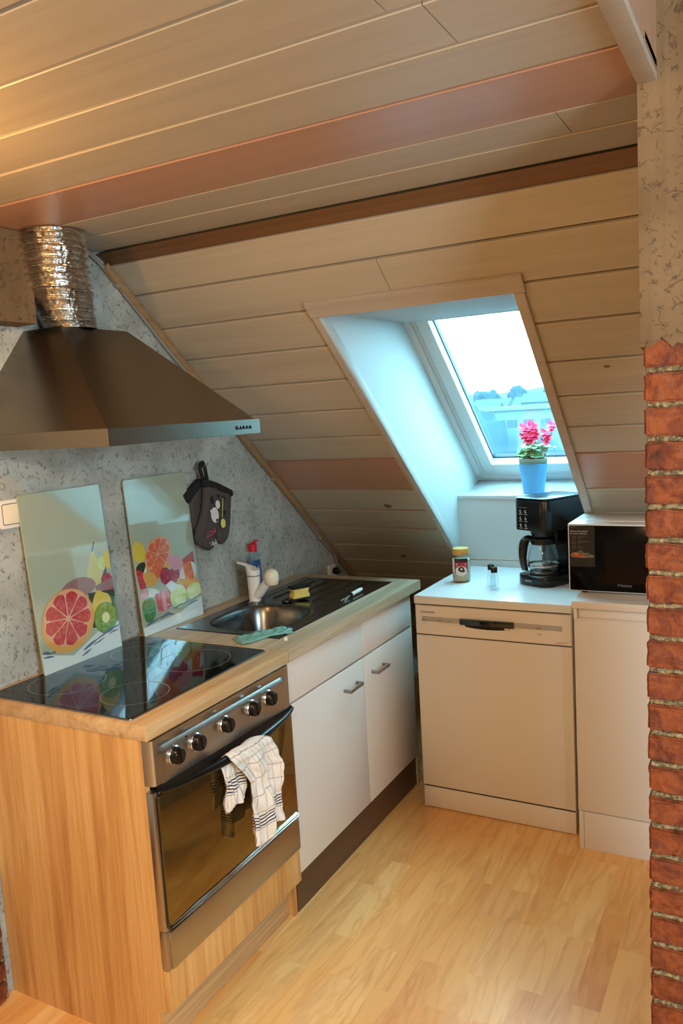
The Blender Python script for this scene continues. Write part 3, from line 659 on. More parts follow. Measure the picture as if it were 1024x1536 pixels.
# towel over the handle
HY0, HY1 = .235, .415
def hx(y):
    u = (y-(y0+.012))/(y1-y0-.016); bow = math.sin(PI*u)**.7; return OX+.004+.038*bow, .703-.010*u-.006*bow
bm = NB(); uvl = bm.loops.layers.uv.new('UVMap'); nu, nv = 64, 110; g = []; Lb, Lf = .150, .262
for j in range(nv+1):
    s = j/nv*(Lb+Lf+.035); row = []
    for i in range(nu+1):
        u = i/nu; yy = HY0+u*(HY1-HY0); cxh, czh = hx(yy); rad = .0145
        gather = 1.0
        if s < Lb:
            dn = Lb-s; x = cxh-.013-.0*dn; z = czh-dn; off = -1; hang = dn
        elif s < Lb+.035:
            a = (s-Lb)/.035*PI; x = cxh-rad*math.cos(a); z = czh+rad*math.sin(a); off = 0; hang = 0
        else:
            dn = s-Lb-.035; x = cxh+.0145; z = czh-dn; off = 1; hang = dn
        f = min(1, hang/.08)
        fold = math.sin(u*PI*4.6+.6+hang*3)*.013*f+math.sin(u*PI*10+1.1+hang*16)*.0045*f
        wr_ = noise.noise(V((u*5, s*16, 2)))*.012*(.3+f)+noise.noise(V((u*12, s*38, 9)))*.0055
        ydr = noise.noise(V((u*2.0, s*6, 4)))*.012*f
        if off == -1:
            yy2 = HY0-.004+(u)*(HY1-HY0)*.46; x2 = x+.006*f-.006+abs(fold)*.35*f; x2 = max(x2, OX+.006)
            z2 = z+.012*u*f
        elif off == 1:
            yy2 = HY0+.012*f+.055*f*(1-u)*.8+u*(HY1-HY0)*1.0+.012*f*u; x2 = x+.004+fold*.9+.006*f
            z2 = z-.030*f*math.exp(-((u-.30)/.16)**2)*min(1,hang/.25)+.018*u*hang/.26
        else:
            a_ = (s-Lb)/.035; wv = a_; yb = HY0-.004+u*(HY1-HY0)*.46; yf = HY0+u*(HY1-HY0); yy2 = yb*(1-wv)+yf*wv; x2, z2 = x, z+abs(wr_)*.5
        row.append(bm.verts.new((x2+wr_, yy2+ydr, z2)))
    g.append(row)
for j in range(nv):
    for i in range(nu):
        f = bm.faces.new((g[j][i], g[j][i+1], g[j+1][i+1], g[j+1][i]))
        for lp, (a, b) in zip(f.loops, ((i,j),(i+1,j),(i+1,j+1),(i,j+1))):
            ll = b/nv*(Lb+Lf+.035); lp[uvl].uv = (a/nu*.36, (ll if b/nv > .4 else ll) if ll > .2 else ll+.0)
for f in bm.faces:      # stripe bands measured from each hem: back hem at v=0, front hem at v=Lb+Lf+.035
    for lp in f.loops:
        u_, v_ = lp[uvl].uv; v_ = v_ if v_ < .2 else (.447-v_)+.0+.0
        lp[uvl].uv = (u_, v_ if v_ < .2 else v_)
tw = part('tea_towel', bm, 'towel', loc=(.64,.32,.6), label='white checked tea towel with dark stripes, hung over the oven handle', cat='towel', smooth=180)
md = tw.modifiers.new('thickness', 'SOLIDIFY'); md.thickness = .0022; md.offset = 0

# ================================================================== SINK UNIT
Y1, Y2 = .6320, 1.657
t = thing('sink_cabinet', 'white sink cabinet with two doors and bar handles, between oven and dishwasher', 'cabinet', (.3,1.14,0))
bm = NB(); box(bm, .02, .565, .634, .65, .13, H-T-.001); box(bm, .02, .565, 1.575, 1.591, .13, H-T-.001); box(bm, .02, .565, .65, 1.575, .13, .146); box(bm, .02,.03,.65,1.575,.146,.6)
part('carcass', bm, 'white', t)
for a, b in ((.636,1.1405),(1.1425,1.578)):
    bm = NB(); box(bm, .567, .585, a, b, .695, .829, bev=.0012); part('drawer_front', bm, 'whitefront', t)
for a, b, h0, h1 in ((.636,1.139,.984,1.082),(1.143,1.578,1.201,1.299)):
    bm = NB(); box(bm, .567, .585, a, b, .136, .688, bev=.0012); d = part('door', bm, 'whitefront', t)
    bm = NB(); box(bm, .609, .615, h0, h1, .6115, .6235, bev=.0008); box(bm, .584, .611, h0, h0+.006, .6115, .6235, bev=.0008); box(bm, .584, .611, h1-.006, h1, .6115, .6235, bev=.0008)
    part('handle', bm, 'chromed', d, label='square chrome bar handle')
bm = NB(); box(bm, .553, .569, .634, 1.60, .0, .128, bev=.001); part('plinth', bm, 'oakpd', t, label='dark wood plinth')
bm = NB(); box(bm, .3, .572, 1.594, 1.61, .0, H-T-.001, bev=.001); part('end_panel', bm, 'white', t)
# worktop with cut-out
SX0, SX1, SY0, SY1 = .078, .505, .728, 1.590
bm = NB(); hx0, hx1, hy0, hy1 = .108, .482, .755, 1.575
for a in ((.001,hx0,Y1,Y2),(hx1,.60,Y1,Y2),(hx0,hx1,Y1,hy0),(hx0,hx1,hy1,Y2)): box(bm, a[0], a[1], a[2], a[3], H-T, H)
bmesh.ops.remove_doubles(bm, verts=bm.verts[:], dist=1e-5)
part('worktop', bm, 'oakpy', loc=(.3,1.1,H), label='greyish oak-look worktop slab that carries the steel sink', cat='worktop')
# sink
t = thing('kitchen_sink', 'stainless steel inset sink with rounded bowl and ribbed draining board', 'sink', (.29,1.16,H))
bm = NB(); nx, ny = 108, 216; g = []
BC = V((.289, .948)); BRX, BRY = .160, .178
def sinkz(x, y):
    z = H+.0025
    e_ = min(x-SX0, SX1-x, y-SY0, SY1-y)
    if e_ < .006: z = H+.0002+.0033*(e_/.006)
    elif e_ < .010: z = H+.0035-.001*((e_-.006)/.004)
    # bowl: superellipse, walls steep, flat bottom
    d = (abs((x-BC.x)/BRX)**3.0+abs((y-BC.y)/BRY)**2.6)**(1/2.8)
    if d < 1.0:
        k = min(1, (1-d)/.30); k = k*k*(3-2*k); z -= .150*k
    elif d < 1.06: z += .0012*math.sin(PI*(d-1)/.06)
    # drainer
    if 1.17 < y < 1.565 and .118 < x < .478:
        f = min(1, (y-1.17)/.02, (1.565-y)/.02, (x-.118)/.012, (.478-x)/.012); z -= .0035*f
        for xr in (.165,.225,.285,.345,.405,.452)[:5]:
            if 1.20 < y < 1.545 and abs(x-xr) < .007: z += .005*(1-(abs(x-xr)/.007)**2)*min(1,(y-1.20)/.015,(1.545-y)/.015)
    return z
for j in range(ny+1):
    y = SY0+(SY1-SY0)*j/ny; g.append([bm.verts.new((SX0+(SX1-SX0)*i/nx, y, sinkz(SX0+(SX1-SX0)*i/nx, y))) for i in range(nx+1)])
for j in range(ny):
    for i in range(nx): bm.faces.new((g[j][i], g[j][i+1], g[j+1][i+1], g[j+1][i]))
part('bowl_and_drainer', bm, 'steeld', t, smooth=40)
bm = NB(); lathe(bm, [(.038,0),(.036,.002),(.02,.0005),(.004,.002)], c=(.289,.948,H-.1475), seg=36); part('drain', bm, 'chrome', t)
# tap
t = thing('kitchen_tap', 'white single lever tap with pull-out spray head behind the sink bowl', 'tap', (.145,1.118,H+.0025))
TB = V((.145,1.118,H+.0025))
bm = NB(); lathe(bm, [(.027,0),(.027,.006),(.024,.009),(.021,.012)], c=TB, seg=32); part('base_ring', bm, 'chrome', t, label='chrome base ring')
bm = NB(); lathe(bm, [(.0225,.010),(.023,.03),(.0245,.07),(.026,.106)], c=TB, seg=32)
lathe(bm, [(.0262,.1065),(.0255,.107)], c=TB, seg=32, capb=False)
# spout arm leaning out of the body
dr = V((.62,.12,0)).normalized(); dr = V((.80,-.12,0)).normalized()
tube(bm, [TB+V((0,0,.025)), TB+dr*.028+V((0,0,.045)), TB+dr*.058+V((0,0,.075)), TB+dr*.080+V((0,0,.098))], [.020,.0195,.0175,.017], 20)
part('body', bm, 'wwhite', t)
bm = NB(); hc = TB+dr*.092+V((0,0,.108))
Mh = Matrix.Translation(hc)@dr.to_track_quat('Z','Y').to_matrix().to_4x4()
lathe(bm, [(.004,-.026),(.020,-.026),(.0245,-.022),(.0275,-.008),(.0280,.004),(.0255,.016),(.0175,.025),(.004,.029)], seg=28, Mx=Matrix.Translation(hc)@Matrix.Diagonal((1,1,1.12,1)))
part('spray_head', bm, 'cream', t, label='rounded cream spray head')
bm = NB(); lathe(bm, [(.012,.0),(.0115,.004),(.004,.007)], c=hc+V((-.008,0,.023)), seg=20); part('button', bm, 'black', t, label='black button on the spray head')
bm = NB()
ring0 = []
lt = V((-.75,-.2,0)).normalized()
for k, (zz, r_, sh) in enumerate(((.110,.0262,0),(.120,.0270,0),(.130,.0272,.001),(.138,.026,.004))):
    ring0.append([TB+V((r_*math.cos(a), r_*math.sin(a), zz))+lt*sh+V((0,0,(.014*((V((math.cos(a),math.sin(a),0)).dot(lt))) if k == 3 else 0))) for a in [2*PI*q/24 for q in range(24)]])
vv = [[bm.verts.new(p) for p in r_] for r_ in ring0]
for k in range(3):
    for q in range(24): bm.faces.new((vv[k][q], vv[k][(q+1)%24], vv[k+1][(q+1)%24], vv[k+1][q]))
bm.faces.new(vv[0][::-1]); bm.faces.new(vv[-1])
tube(bm, [TB+V((0,0,.135))+lt*.006, TB+lt*.030+V((0,0,.150)), TB+lt*.062+V((0,0,.159))], [.019,.012,.007], 16, sx=1.1, sy=.5)
part('lever', bm, 'wwhite', t)
bm = NB(); lathe(bm, [(.0266,.1075),(.0266,.1095)], c=TB, seg=32, capb=False, capt=False); part('seam_line', bm, 'textg', t)
# washing-up liquid
t = thing('detergent_bottle', 'clear bottle of blue washing-up liquid with red flip cap behind the tap', 'bottle', (.040,1.272,H))
BC3 = V((.040,1.272,H))
bm = NB(); lathe(bm, [(.031,0),(.034,.006),(.034,.12),(.031,.143),(.022,.163),(.015,.170),(.014,.180)], c=BC3, seg=32, sx=.78, sy=1.1, capt=False); part('bottle_shell', bm, 'clear', t)
bm = NB(); lathe(bm, [(.030,.002),(.0328,.007),(.0328,.092)], c=BC3, seg=32, sx=.78, sy=1.1); part('liquid', bm, 'blueliq', t)
bm = NB(); lathe(bm, [(.0175,.172),(.0175,.200),(.014,.204)], c=BC3, seg=24)
tube(bm, [BC3+V((0,.006,.203)), BC3+V((.002,.020,.213)), BC3+V((.003,.034,.212))], [.009,.008,.006], 12, sy=.5); part('flip_cap', bm, 'red', t)
bm = NB()
def curved(bm, c, r, a0, a1, z0, z1, mi, sx=1, sy=1, n=16, d=0):
    p = []
    for k in range(n+1):
        a = a0+(a1-a0)*k/n; p.append((bm.verts.new((c[0]+(r+d)*sx*math.cos(a), c[1]+(r+d)*sy*math.sin(a), z0)), bm.verts.new((c[0]+(r+d)*sx*math.cos(a), c[1]+(r+d)*sy*math.sin(a), z1))))
    for k in range(n):
        f = bm.faces.new((p[k][0], p[k+1][0], p[k+1][1], p[k][1])); f.material_index = mi
curved(bm, BC3, .0343, -1.15, .25, H+.03, H+.140, 0, .78, 1.1); part('label', bm, 'lblue', t, label='blue label with white lettering')
b_ = text_bm('Pril', .034, basis((BC3.x+.0275-.006, BC3.y-.0185-.014, H+.095), (.36,.93,0), (0,0,1)), sx=.62); part('lettering', b_, 'lwhite', t)
# sponge standing on the drainer
sc_ = V((.285,1.215,H+.003)); Ms = Matrix.Translation(sc_)@Matrix.Rotation(math.radians(62), 4, 'Z')
t = thing('sponge', 'yellow sponge with black scourer top standing behind the sink bowl', 'sponge', tuple(sc_))
bm = NB(); pr = [(-.036,0),(-.036,.010),(-.031,.018),(-.031,.024),(-.036,.032),(-.036,.036),(.036,.036),(.036,.032),(.031,.024),(.031,.018),(.036,.010),(.036,0)]
prism(bm, [(x,-.018,z+.008) for x,z in pr], (0,.036,0), bev=.002, Mx=Ms); part('foam', bm, 'spy', t)
bm = NB(); box(bm, -.039, .039, -.020, .020, .044, .056, bev=.002, Mx=Ms); box(bm, -.034, .034, -.017, .017, .0, .008, bev=.002, Mx=Ms); part('scourer', bm, 'spb', t)
# plug
bm = NB(); lathe(bm, [(.018,0),(.021,.004),(.019,.010),(.008,.012),(.006,.016),(.003,.017)], c=(.262,1.158,H+.003), seg=28); part('sink_plug', bm, 'black', loc=(.262,1.158,H+.003), label='small black rubber sink plug beside the sponge', cat='plug')
# cloth
bm = NB(); nu, nv = 60, 22; g = []
A = V((.372,.668)); B = V((.462,.838)); W = .085; dn = V((.84,-.44))*1; ax = (B-A); ax.normalize(); pr_ = V((ax.y,-ax.x))
for j in range(nv+1):
    row = []
    for i in range(nu+1):
        u = i/nu; v = j/nv; p = A.lerp(B, u)+pr_*(v-.2)*W*(.85+.25*noise.noise(V((u*3,1,0))))+ax*.012*noise.noise(V((v*4,u*2,5)))
        zb_ = sinkz(p.x,p.y) if (SX0<p.x<SX1 and SY0<p.y<SY1) else H
        zb_ = max(zb_, H+.0005)
        h = .003+.010*abs(noise.noise(V((u*7+v*3, v*4, 2))))+.006*abs(noise.noise(V((u*16,v*9,7))))
        if min(u,1-u,v,1-v) < .04: h *= .4
        row.append(bm.verts.new((p.x, p.y, zb_+h)))
    g.append(row)
for j in range(nv):
    for i in range(nu): bm.faces.new((g[j][i], g[j][i+1], g[j+1][i+1], g[j+1][i]))
c_ = part('dishcloth', bm, 'cloth', loc=(.42,.75,H), label='crumpled teal dishcloth lying on the front edge of the sink', cat='cloth', smooth=180)
md = c_.modifiers.new('thickness', 'SOLIDIFY'); md.thickness = .002; md.offset = 0
bm = NB(); lathe(bm, [(.0065,0),(.0065,.009),(.004,.011)], c=(.532,.724,H), seg=16); part('bottle_cap', bm, 'wwhite', loc=(.532,.724,H), label='tiny white cap beside the teal dishcloth', cat='cap')
# dish brush lying on the drainer
a = V((.470,1.23,H+.013)); b = V((.462,1.40,H+.013)); d = (b-a)
t = thing('dish_brush', 'pale wooden bottle brush lying on the front of the draining board', 'brush', tuple(a.lerp(b,.5)-V((0,0,.01))))
bm = NB(); tube(bm, [a.lerp(b, k) for k in (.36,.40,.5,.6,.72,.86,.95,1.0)], [.004,.0075,.0085,.0075,.0085,.008,.0065,.003], 16); part('handle', bm, 'wwhite', t)
bm = NB(); tube(bm, [a+V((.01,-.01,-.008)), a.lerp(b,.2)+V((0,0,-.004)), a.lerp(b,.37)], .0026, 8)
tube(bm, [a+V((-.012,.0,-.009)), a.lerp(b,.22)+V((-.006,0,-.006)), a.lerp(b,.37)], .0024, 8); part('wire_head', bm, 'bristle', t)
bm = NB(); tube(bm, [a.lerp(b,.345), a.lerp(b,.40)], .0078, 14); part('collar', bm, 'black', t)

# ================================================================== THINGS ON THE GABLE WALL
FR = dict(mint=mat('splash_mint','#9DA996',.12,coat=1), white=mat('splash_white','#C6D4D2',.12,coat=1), rind=mat('fruit_rind','#C99A52',.12,coat=1),
    pith=mat('fruit_pith','#CF9C86',.12,coat=1), red=mat('fruit_red','#A9303A',.12,coat=1,var=(90,'#C4565A',.45,.7)), seg=mat('fruit_segment','#C97A78',.12,coat=1), orange=mat('fruit_orange','#C45E3C',.12,coat=1,var=(90,'#D68A66',.45,.7)),
    green=mat('fruit_green','#5F8C3A',.12,coat=1,var=(70,'#86A95A',.4,.7)), kcore=mat('kiwi_core','#C9D6A0',.12,coat=1), dark=mat('fruit_dark','#2E3A2A',.12,coat=1),
    yel=mat('fruit_yellow','#C7B545',.12,coat=1), pear=mat('pear_green','#B9B878',.12,coat=1), mauve=mat('fruit_mauve','#8A6A6C',.12,coat=1), berry=mat('berry','#8E2840',.12,coat=1,var=(120,'#C04A66',.5,.65)),
    pink=mat('pink_ice','#C78A96',.12,coat=1), lime=mat('lime_flesh','#B7C878',.12,coat=1,var=(80,'#D6DDB0',.45,.7)), dgreen=mat('bottle_green','#3E7A48',.12,coat=1,var=(60,'#6A9C60',.5,.7)), blue=mat('splash_streak','#5A6A82',.12,coat=1))
FK = list(FR)
def fi(n): return FK.index(n)
XB, XT, PZ0, PZ1 = .046, .010, H, 1.398
def panel(ya, yb, label, art):
    t = thing('splash_panel', label, 'splash panel', ((XB+XT)/2,(ya+yb)/2,H), group=None)
    tilt = lambda z: XB+(XT-XB)*(z-PZ0)/(PZ1-PZ0)
    P3 = lambda y, z, d=0: V((tilt(z)+.005+d, y, z))
    bm = NB(); rr = rrect(ya, yb, PZ0+.0005, PZ1, .010); prism(bm, [(tilt(z), y, z) for y, z in rr], (.005,0,0), bev=.001)
    lay = [0]
    cur = dict(zmax=PZ1)
    def clip(pts):
        out = pts
        for ax_, lim, sg in ((0, ya+.001, 1), (0, yb-.001, -1), (1, PZ0+.004, 1), (1, PZ1-.004, -1)):
            src = out; out = []
            for i in range(len(src)):
                p, q = src[i-1], src[i]; ip, iq = (p[ax_]-lim)*sg >= 0, (q[ax_]-lim)*sg >= 0
                if ip != iq:
                    tt = (lim-p[ax_])/(q[ax_]-p[ax_]); out.append((p[0]+(q[0]-p[0])*tt, p[1]+(q[1]-p[1])*tt))
                if iq: out.append(q)
        return out
    def sh(n, pts):
        if 5 <= len(pts) <= 10 and n != 'blue' and lay[0]:        # soften the outline of the printed fruit
            for _ in range(3): pts = [tuple(pts[i-1][k]*(1-w)+pts[i][k]*w for k in (0,1)) for i in range(len(pts)) for w in (.25,.75)]
        lay[0] += 1; pts = clip(pts)
        if len(pts) > 2: flat(bm, [P3(y, z, .00008*lay[0]) for y, z in pts], fi(n))
    def citrus(c, ry, rz, rot, flesh, seg='seg', rind='rind'):
        sh(rind, ell(c, ry, rz, 40, rot=rot)); sh('pith', ell((c[0],c[1]+rz*.02), ry*.93, rz*.93, 40, rot=rot)); lay[0] += 1
        for k in range(9):
            a0 = 2*PI*k/9+.018; a1 = 2*PI*(k+1)/9-.018; pts = []
            for (r_, a) in ((.07,(a0+a1)/2),(.62,a0),(.84,a0+.05),(.90,a0*.65+a1*.35),(.91,(a0+a1)/2),(.90,a0*.35+a1*.65),(.84,a1-.05),(.62,a1)):
                p, q = ry*r_*math.cos(a), rz*r_*math.sin(a); pts.append((c[0]+p*math.cos(rot)-q*math.sin(rot), c[1]+p*math.sin(rot)+q*math.cos(rot)))
            pts = clip(pts)
            if len(pts) > 2: flat(bm, [P3(y,z,.00008*lay[0]) for y,z in pts], fi(flesh))
        sh('pith', ell(c, ry*.10, rz*.10, 12))
    def kiwi(c, r):
        sh('dark', ell(c, r*1.04, r*1.04)); sh('green', ell(c, r, r)); lay[0] += 1
        sh('kcore', ell(c, r*.34, r*.36, 18))
        for k in range(26):
            a = 2*PI*k/26; rr_ = r*(.46+.12*(k%3)); sh('dark', ell((c[0]+rr_*math.cos(a), c[1]+rr_*math.sin(a)), r*.028, r*.045, 6, rot=a)); lay[0] -= 1
    def streak(pts, w_):
        sh('blue', [(y, z+w_*(.5+.5*math.sin(i*2.1))) for i, (y, z) in enumerate(pts)]+[(y, z-w_*(.3+.4*abs(math.sin(i*1.3)))) for i, (y, z) in reversed(list(enumerate(pts)))])
    art(sh, citrus, kiwi, streak)
    o = part('printed_glass', bm, [FR[k] for k in FK], t, smooth=0)
    for p in o.data.polygons:
        pass
    return t
def art1(sh, citrus, kiwi, streak):
    sh('white', [(.187,.872),(.5,.872),(.5,.955),(.42,.95),(.30,.90),(.187,.935)])
    sh('pear', [(.42,1.09),(.455,1.085),(.462,1.13),(.447,1.17),(.436,1.195),(.424,1.195),(.412,1.16),(.395,1.13),(.39,1.10)]); sh('dark', [(.428,1.193),(.433,1.193),(.446,1.222),(.441,1.222)])
    sh('lime', ell((.47,1.150),.026,.022)); sh('yel', ell((.492,1.160),.018,.03))
    sh('dark', [(.45,1.10),(.48,1.14),(.475,1.09)]); sh('mauve', [(.272,1.085),(.30,1.112),(.34,1.125),(.38,1.125),(.42,1.11),(.43,1.085),(.38,1.06),(.30,1.06)])
    sh('berry', [(.44,1.08),(.465,1.115),(.48,1.12),(.50,1.10),(.5,1.06),(.46,1.06)]); sh('mauve', [(.42,1.085),(.5,1.10),(.5,1.06),(.43,1.06)]); sh('red', ell((.49,1.045),.018,.022))
    sh('dark', [(.39,1.07),(.50,1.06),(.5,.96),(.39,.96)]) 
    sh('yel', [(.395,1.02),(.41,1.055),(.43,1.075),(.45,1.06),(.475,1.05),(.482,1.02),(.47,.98),(.40,.98)])
    kiwi((.447,.980), .047); sh('dgreen', ell((.502,1.0),.014,.045))
    sh('rind', ell((.300,1.005),.103,.088,rot=.25)); citrus((.300,1.014), .098, .088, .2, 'red')
    streak([(.19,.938),(.205,.935),(.22,.932),(.235,.931)], .006); streak([(.19,.925),(.21,.922),(.228,.92)], .004)
    streak([(.34,.905),(.37,.915),(.40,.925),(.43,.932),(.46,.94),(.495,.945)], .006); streak([(.38,.91),(.41,.915),(.43,.922)], .003); streak([(.45,.925),(.47,.93),(.49,.93)], .003); streak([(.33,.89),(.35,.895),(.37,.902)], .004)
def art2(sh, citrus, kiwi, streak):
    sh('white', [(.605,.872),(.92,.872),(.92,.94),(.80,.91),(.60,.90)])
    sh('yel', [(.606,1.19),(.65,1.19),(.665,1.15),(.655,1.12),(.606,1.12)]); sh('dark', ell((.64,1.10),.03,.018)); sh('white', [(.64,1.08),(.66,1.11),(.655,1.07)])
    sh('rind', ell((.715,1.10),.06,.05)); citrus((.722,1.132), .072, .055, .5, 'orange')
    sh('orange', ell((.70,1.07),.05,.02)); sh('red', [(.606,1.10),(.635,1.09),(.645,1.03),(.615,1.03)]); sh('rind', [(.63,1.075),(.655,1.085),(.69,1.075),(.705,1.045),(.69,1.03),(.65,1.03)])
    sh('berry', ell((.745,1.05),.028,.03)); sh('berry', ell((.79,1.045),.028,.028)); sh('pink', [(.755,1.11),(.82,1.115),(.85,1.06),(.79,1.06)]); sh('berry', [(.84,1.09),(.905,1.11),(.905,1.07),(.85,1.07)])
    sh('white', [(.80,1.0),(.83,1.07),(.90,1.08),(.915,1.03),(.87,.99)]); sh('orange', [(.84,1.075),(.885,1.08),(.895,1.01),(.845,1.01)]); sh('rind', [(.80,1.03),(.92,1.0),(.92,.985),(.80,.99)]); sh('orange', [(.81,1.01),(.86,.99),(.83,.965)])
    sh('white', [(.61,1.02),(.66,1.03),(.70,1.01),(.71,.99),(.61,1.0)]); sh('pink', [(.61,1.02),(.65,1.025),(.65,1.0),(.61,1.0)])
    sh('dgreen', [(.607,.99),(.672,1.0),(.675,.94),(.655,.915),(.618,.91)]); sh('red', [(.68,1.0),(.72,1.0),(.712,.935),(.685,.94)]); sh('red', [(.725,1.0),(.75,1.0),(.755,.945),(.73,.935)]); sh('pink', [(.712,1.01),(.728,1.01),(.73,.935),(.71,.935)])
    sh('lime', ell((.882,.968),.044,.030)); sh('kcore', ell((.882,.968),.036,.022)); sh('dgreen', ell((.795,.968),.046,.044)); sh('lime', ell((.795,.968),.044,.042)); sh('white', [(.735,1.02),(.77,1.03),(.80,1.005),(.76,.99)])
    streak([(.62,.905),(.65,.912),(.68,.918),(.70,.916)], .005); streak([(.69,.915),(.73,.92),(.76,.915)], .007); streak([(.76,.93),(.80,.935),(.85,.938),(.915,.948)], .004); streak([(.84,.925),(.87,.93),(.90,.931)], .003)
panel(.185, .500, 'tall glass splash panel printed with a big grapefruit half and kiwi, left of two', art1)
panel(.605, .920, 'tall glass splash panel printed with small orange half and limes, right of two', art2)
# light switch
t = thing('light_switch', 'white rocker light switch on the wall left of the splash panels', 'switch', (.006,.165,1.349))
bm = NB(); prism(bm, [(0,y,z) for y,z in rrect(.124,.206,1.308,1.390,.010)], (.010,0,0), bev=.003); part('frame', bm, 'wwhite', t)
bm = NB(); prism(bm, [(.008,y,z) for y,z in rrect(.137,.193,1.321,1.377,.005)], (.0055,0,0), bev=.0015); part('rocker', bm, 'cream', t)
bm = NB(); prism(bm, [(.008,y,z) for y,z in rrect(.135,.195,1.319,1.379,.006)], (.0025,0,0)); part('gap', bm, 'textg', t)
# oven mitts
def mf(x0): return lambda y, z, h: V((x0+h, y, z))
t = thing('oven_mitt', 'dark grey printed oven mitt hanging upside down, in front of the other one', 'oven mitt', (.045,1.02,1.25), group=None)
F = [(.978,1.364),(1.03,1.350),(1.062,1.337),(1.100,1.322),(1.131,1.306),(1.133,1.279),(1.125,1.23),(1.109,1.169),(1.099,1.135),(1.085,1.116),(1.061,1.107),(1.040,1.112),(1.030,1.126),(1.024,1.160),(1.015,1.118),(.996,1.100),(.982,1.098),(.964,1.101),(.945,1.112),(.928,1.124),(.912,1.140),(.906,1.157),(.918,1.188),(.940,1.22),(.957,1.250),(.972,1.30)]
bm = NB(); pillow(bm, F, .034, .022, .009, mf(.050), 0, 3, .25); mi_ = part('glove', bm, 'mitt', t, smooth=180)
bm = NB(); pillow(bm, [(.974,1.366),(1.03,1.352),(1.062,1.339),(1.100,1.324),(1.1335,1.309),(1.136,1.274),(1.10,1.288),(1.06,1.303),(1.03,1.316),(.972,1.334)], .040, .012, .007, mf(.054), 0, 5, .2); part('cuff', bm, 'mittb', t, smooth=180)
bm = NB(); tube(bm, [(.046,.990,1.355),(.045,.978,1.382),(.044,.972,1.403),(.044,.980,1.421),(.044,.992,1.424),(.044,1.001,1.411),(.045,1.004,1.385),(.046,1.008,1.358)], .0065, 10, sx=1.5, sy=.7)
part('loop', bm, 'mittb', t, smooth=180)
def mh(y, z):   # mitt front surface
    P = [V(p) for p in F]; m = 9; p = V((y, z)); n = len(P)
    for i in range(n):
        a, b = P[i], P[(i+1)%n]; ab = b-a; q = max(0, min(1, (p-a).dot(ab)/ab.dot(ab))); m = min(m, (p-a-ab*q).length)
    d = min(m, .022); return .050+.017*math.sqrt(max(0, 1-(1-d/.022)**2))
bm = NB()
def blob(c, ry, rz, mi, rot=0, n=20, d=.0022): flat(bm, [(mh(y,z)*1.0+d+.003, y, z) for y, z in ell(c, ry, rz, n, rot=rot)], mi)
blob((1.004,1.228),.023,.029,0,.2); blob((1.026,1.264),.013,.016,0,.3); blob((1.015,1.206),.006,.007,0); blob((.983,1.243),.004,.009,0,.5)
blob((1.049,1.190),.017,.020,2,.1,d=.0024); blob((1.049,1.190),.015,.018,1,.1,d=.003)
flat(bm, [(mh(y,z)+.005,y,z) for y,z in ((1.0465,1.212),(1.0505,1.212),(1.062,1.284),(1.058,1.284))], 1)
for c_ in (((1.024,1.306),(1.042,1.296),(1.030,1.287)),((1.060,1.294),(1.078,1.282),(1.066,1.274)),((1.056,1.238),(1.074,1.232),(1.060,1.215))): flat(bm, [(mh(y,z)+.005,y,z) for y,z in c_], 2)
blob((.995,1.285),.009,.014,2); part('print', bm, ['mittw','mitty','mittb'], t, label='white and yellow spoon print', smooth=0)
b_ = text_bm('Mr.', .030, basis((.0735,.998,1.140), (0,-1,-.25), (0,.25,-1))); part('lettering', b_, 'mittw', t)
b_ = text_bm('HOT', .028, basis((.0735,.998,1.180), (0,-1,-.18), (0,.18,-1))); part('lettering', b_, 'textp', t)
t = thing('oven_mitt', 'dark grey oven mitt half hidden behind the printed one, side on to the wall', 'oven mitt', (.02,.95,1.27))
bm = NB(); pillow(bm, [(1.005,1.352),(.985,1.350),(.908,1.303),(.915,1.28),(.924,1.22),(.934,1.165),(.962,1.150),(.99,1.20),(1.0,1.29)], .030, .02, .009, mf(.019), 0, 8, .3); part('glove', bm, 'mitt', t, smooth=180)
bm = NB(); pillow(bm, [(1.010,1.362),(.980,1.366),(.940,1.340),(.893,1.314),(.905,1.287),(.917,1.277),(.945,1.300),(.975,1.322),(1.0,1.335)], .034, .014, .009, mf(.020), 0, 9, .3); part('cuff', bm, 'mittb', t, smooth=180)
bm = NB(); tube(bm, [(0,.988,1.405),(.03,.988,1.405),(.055,.988,1.409),(.058,.988,1.418)], .0025, 8); part('wall_hook', bm, 'chromed', loc=(0,.988,1.405), label='small metal hook holding the two oven mitts', cat='hook')
# socket with a dark plug at the wall foot
t = thing('wall_socket', 'white wall socket just above the worktop in the corner under the slope', 'socket', (0,2.0,.80))
bm = NB(); prism(bm, [(0,y,z) for y,z in rrect(1.93,1.995,.785,.850,.008)], (.012,0,0), bev=.003); part('plate', bm, 'wwhite', t)
bm = NB(); lathe(bm, [(.016,.0),(.016,.02),(.009,.03)], seg=20, Mx=basis((.012,1.972,.818),(0,1,0),(0,0,1))); part('plug', bm, 'black', t)
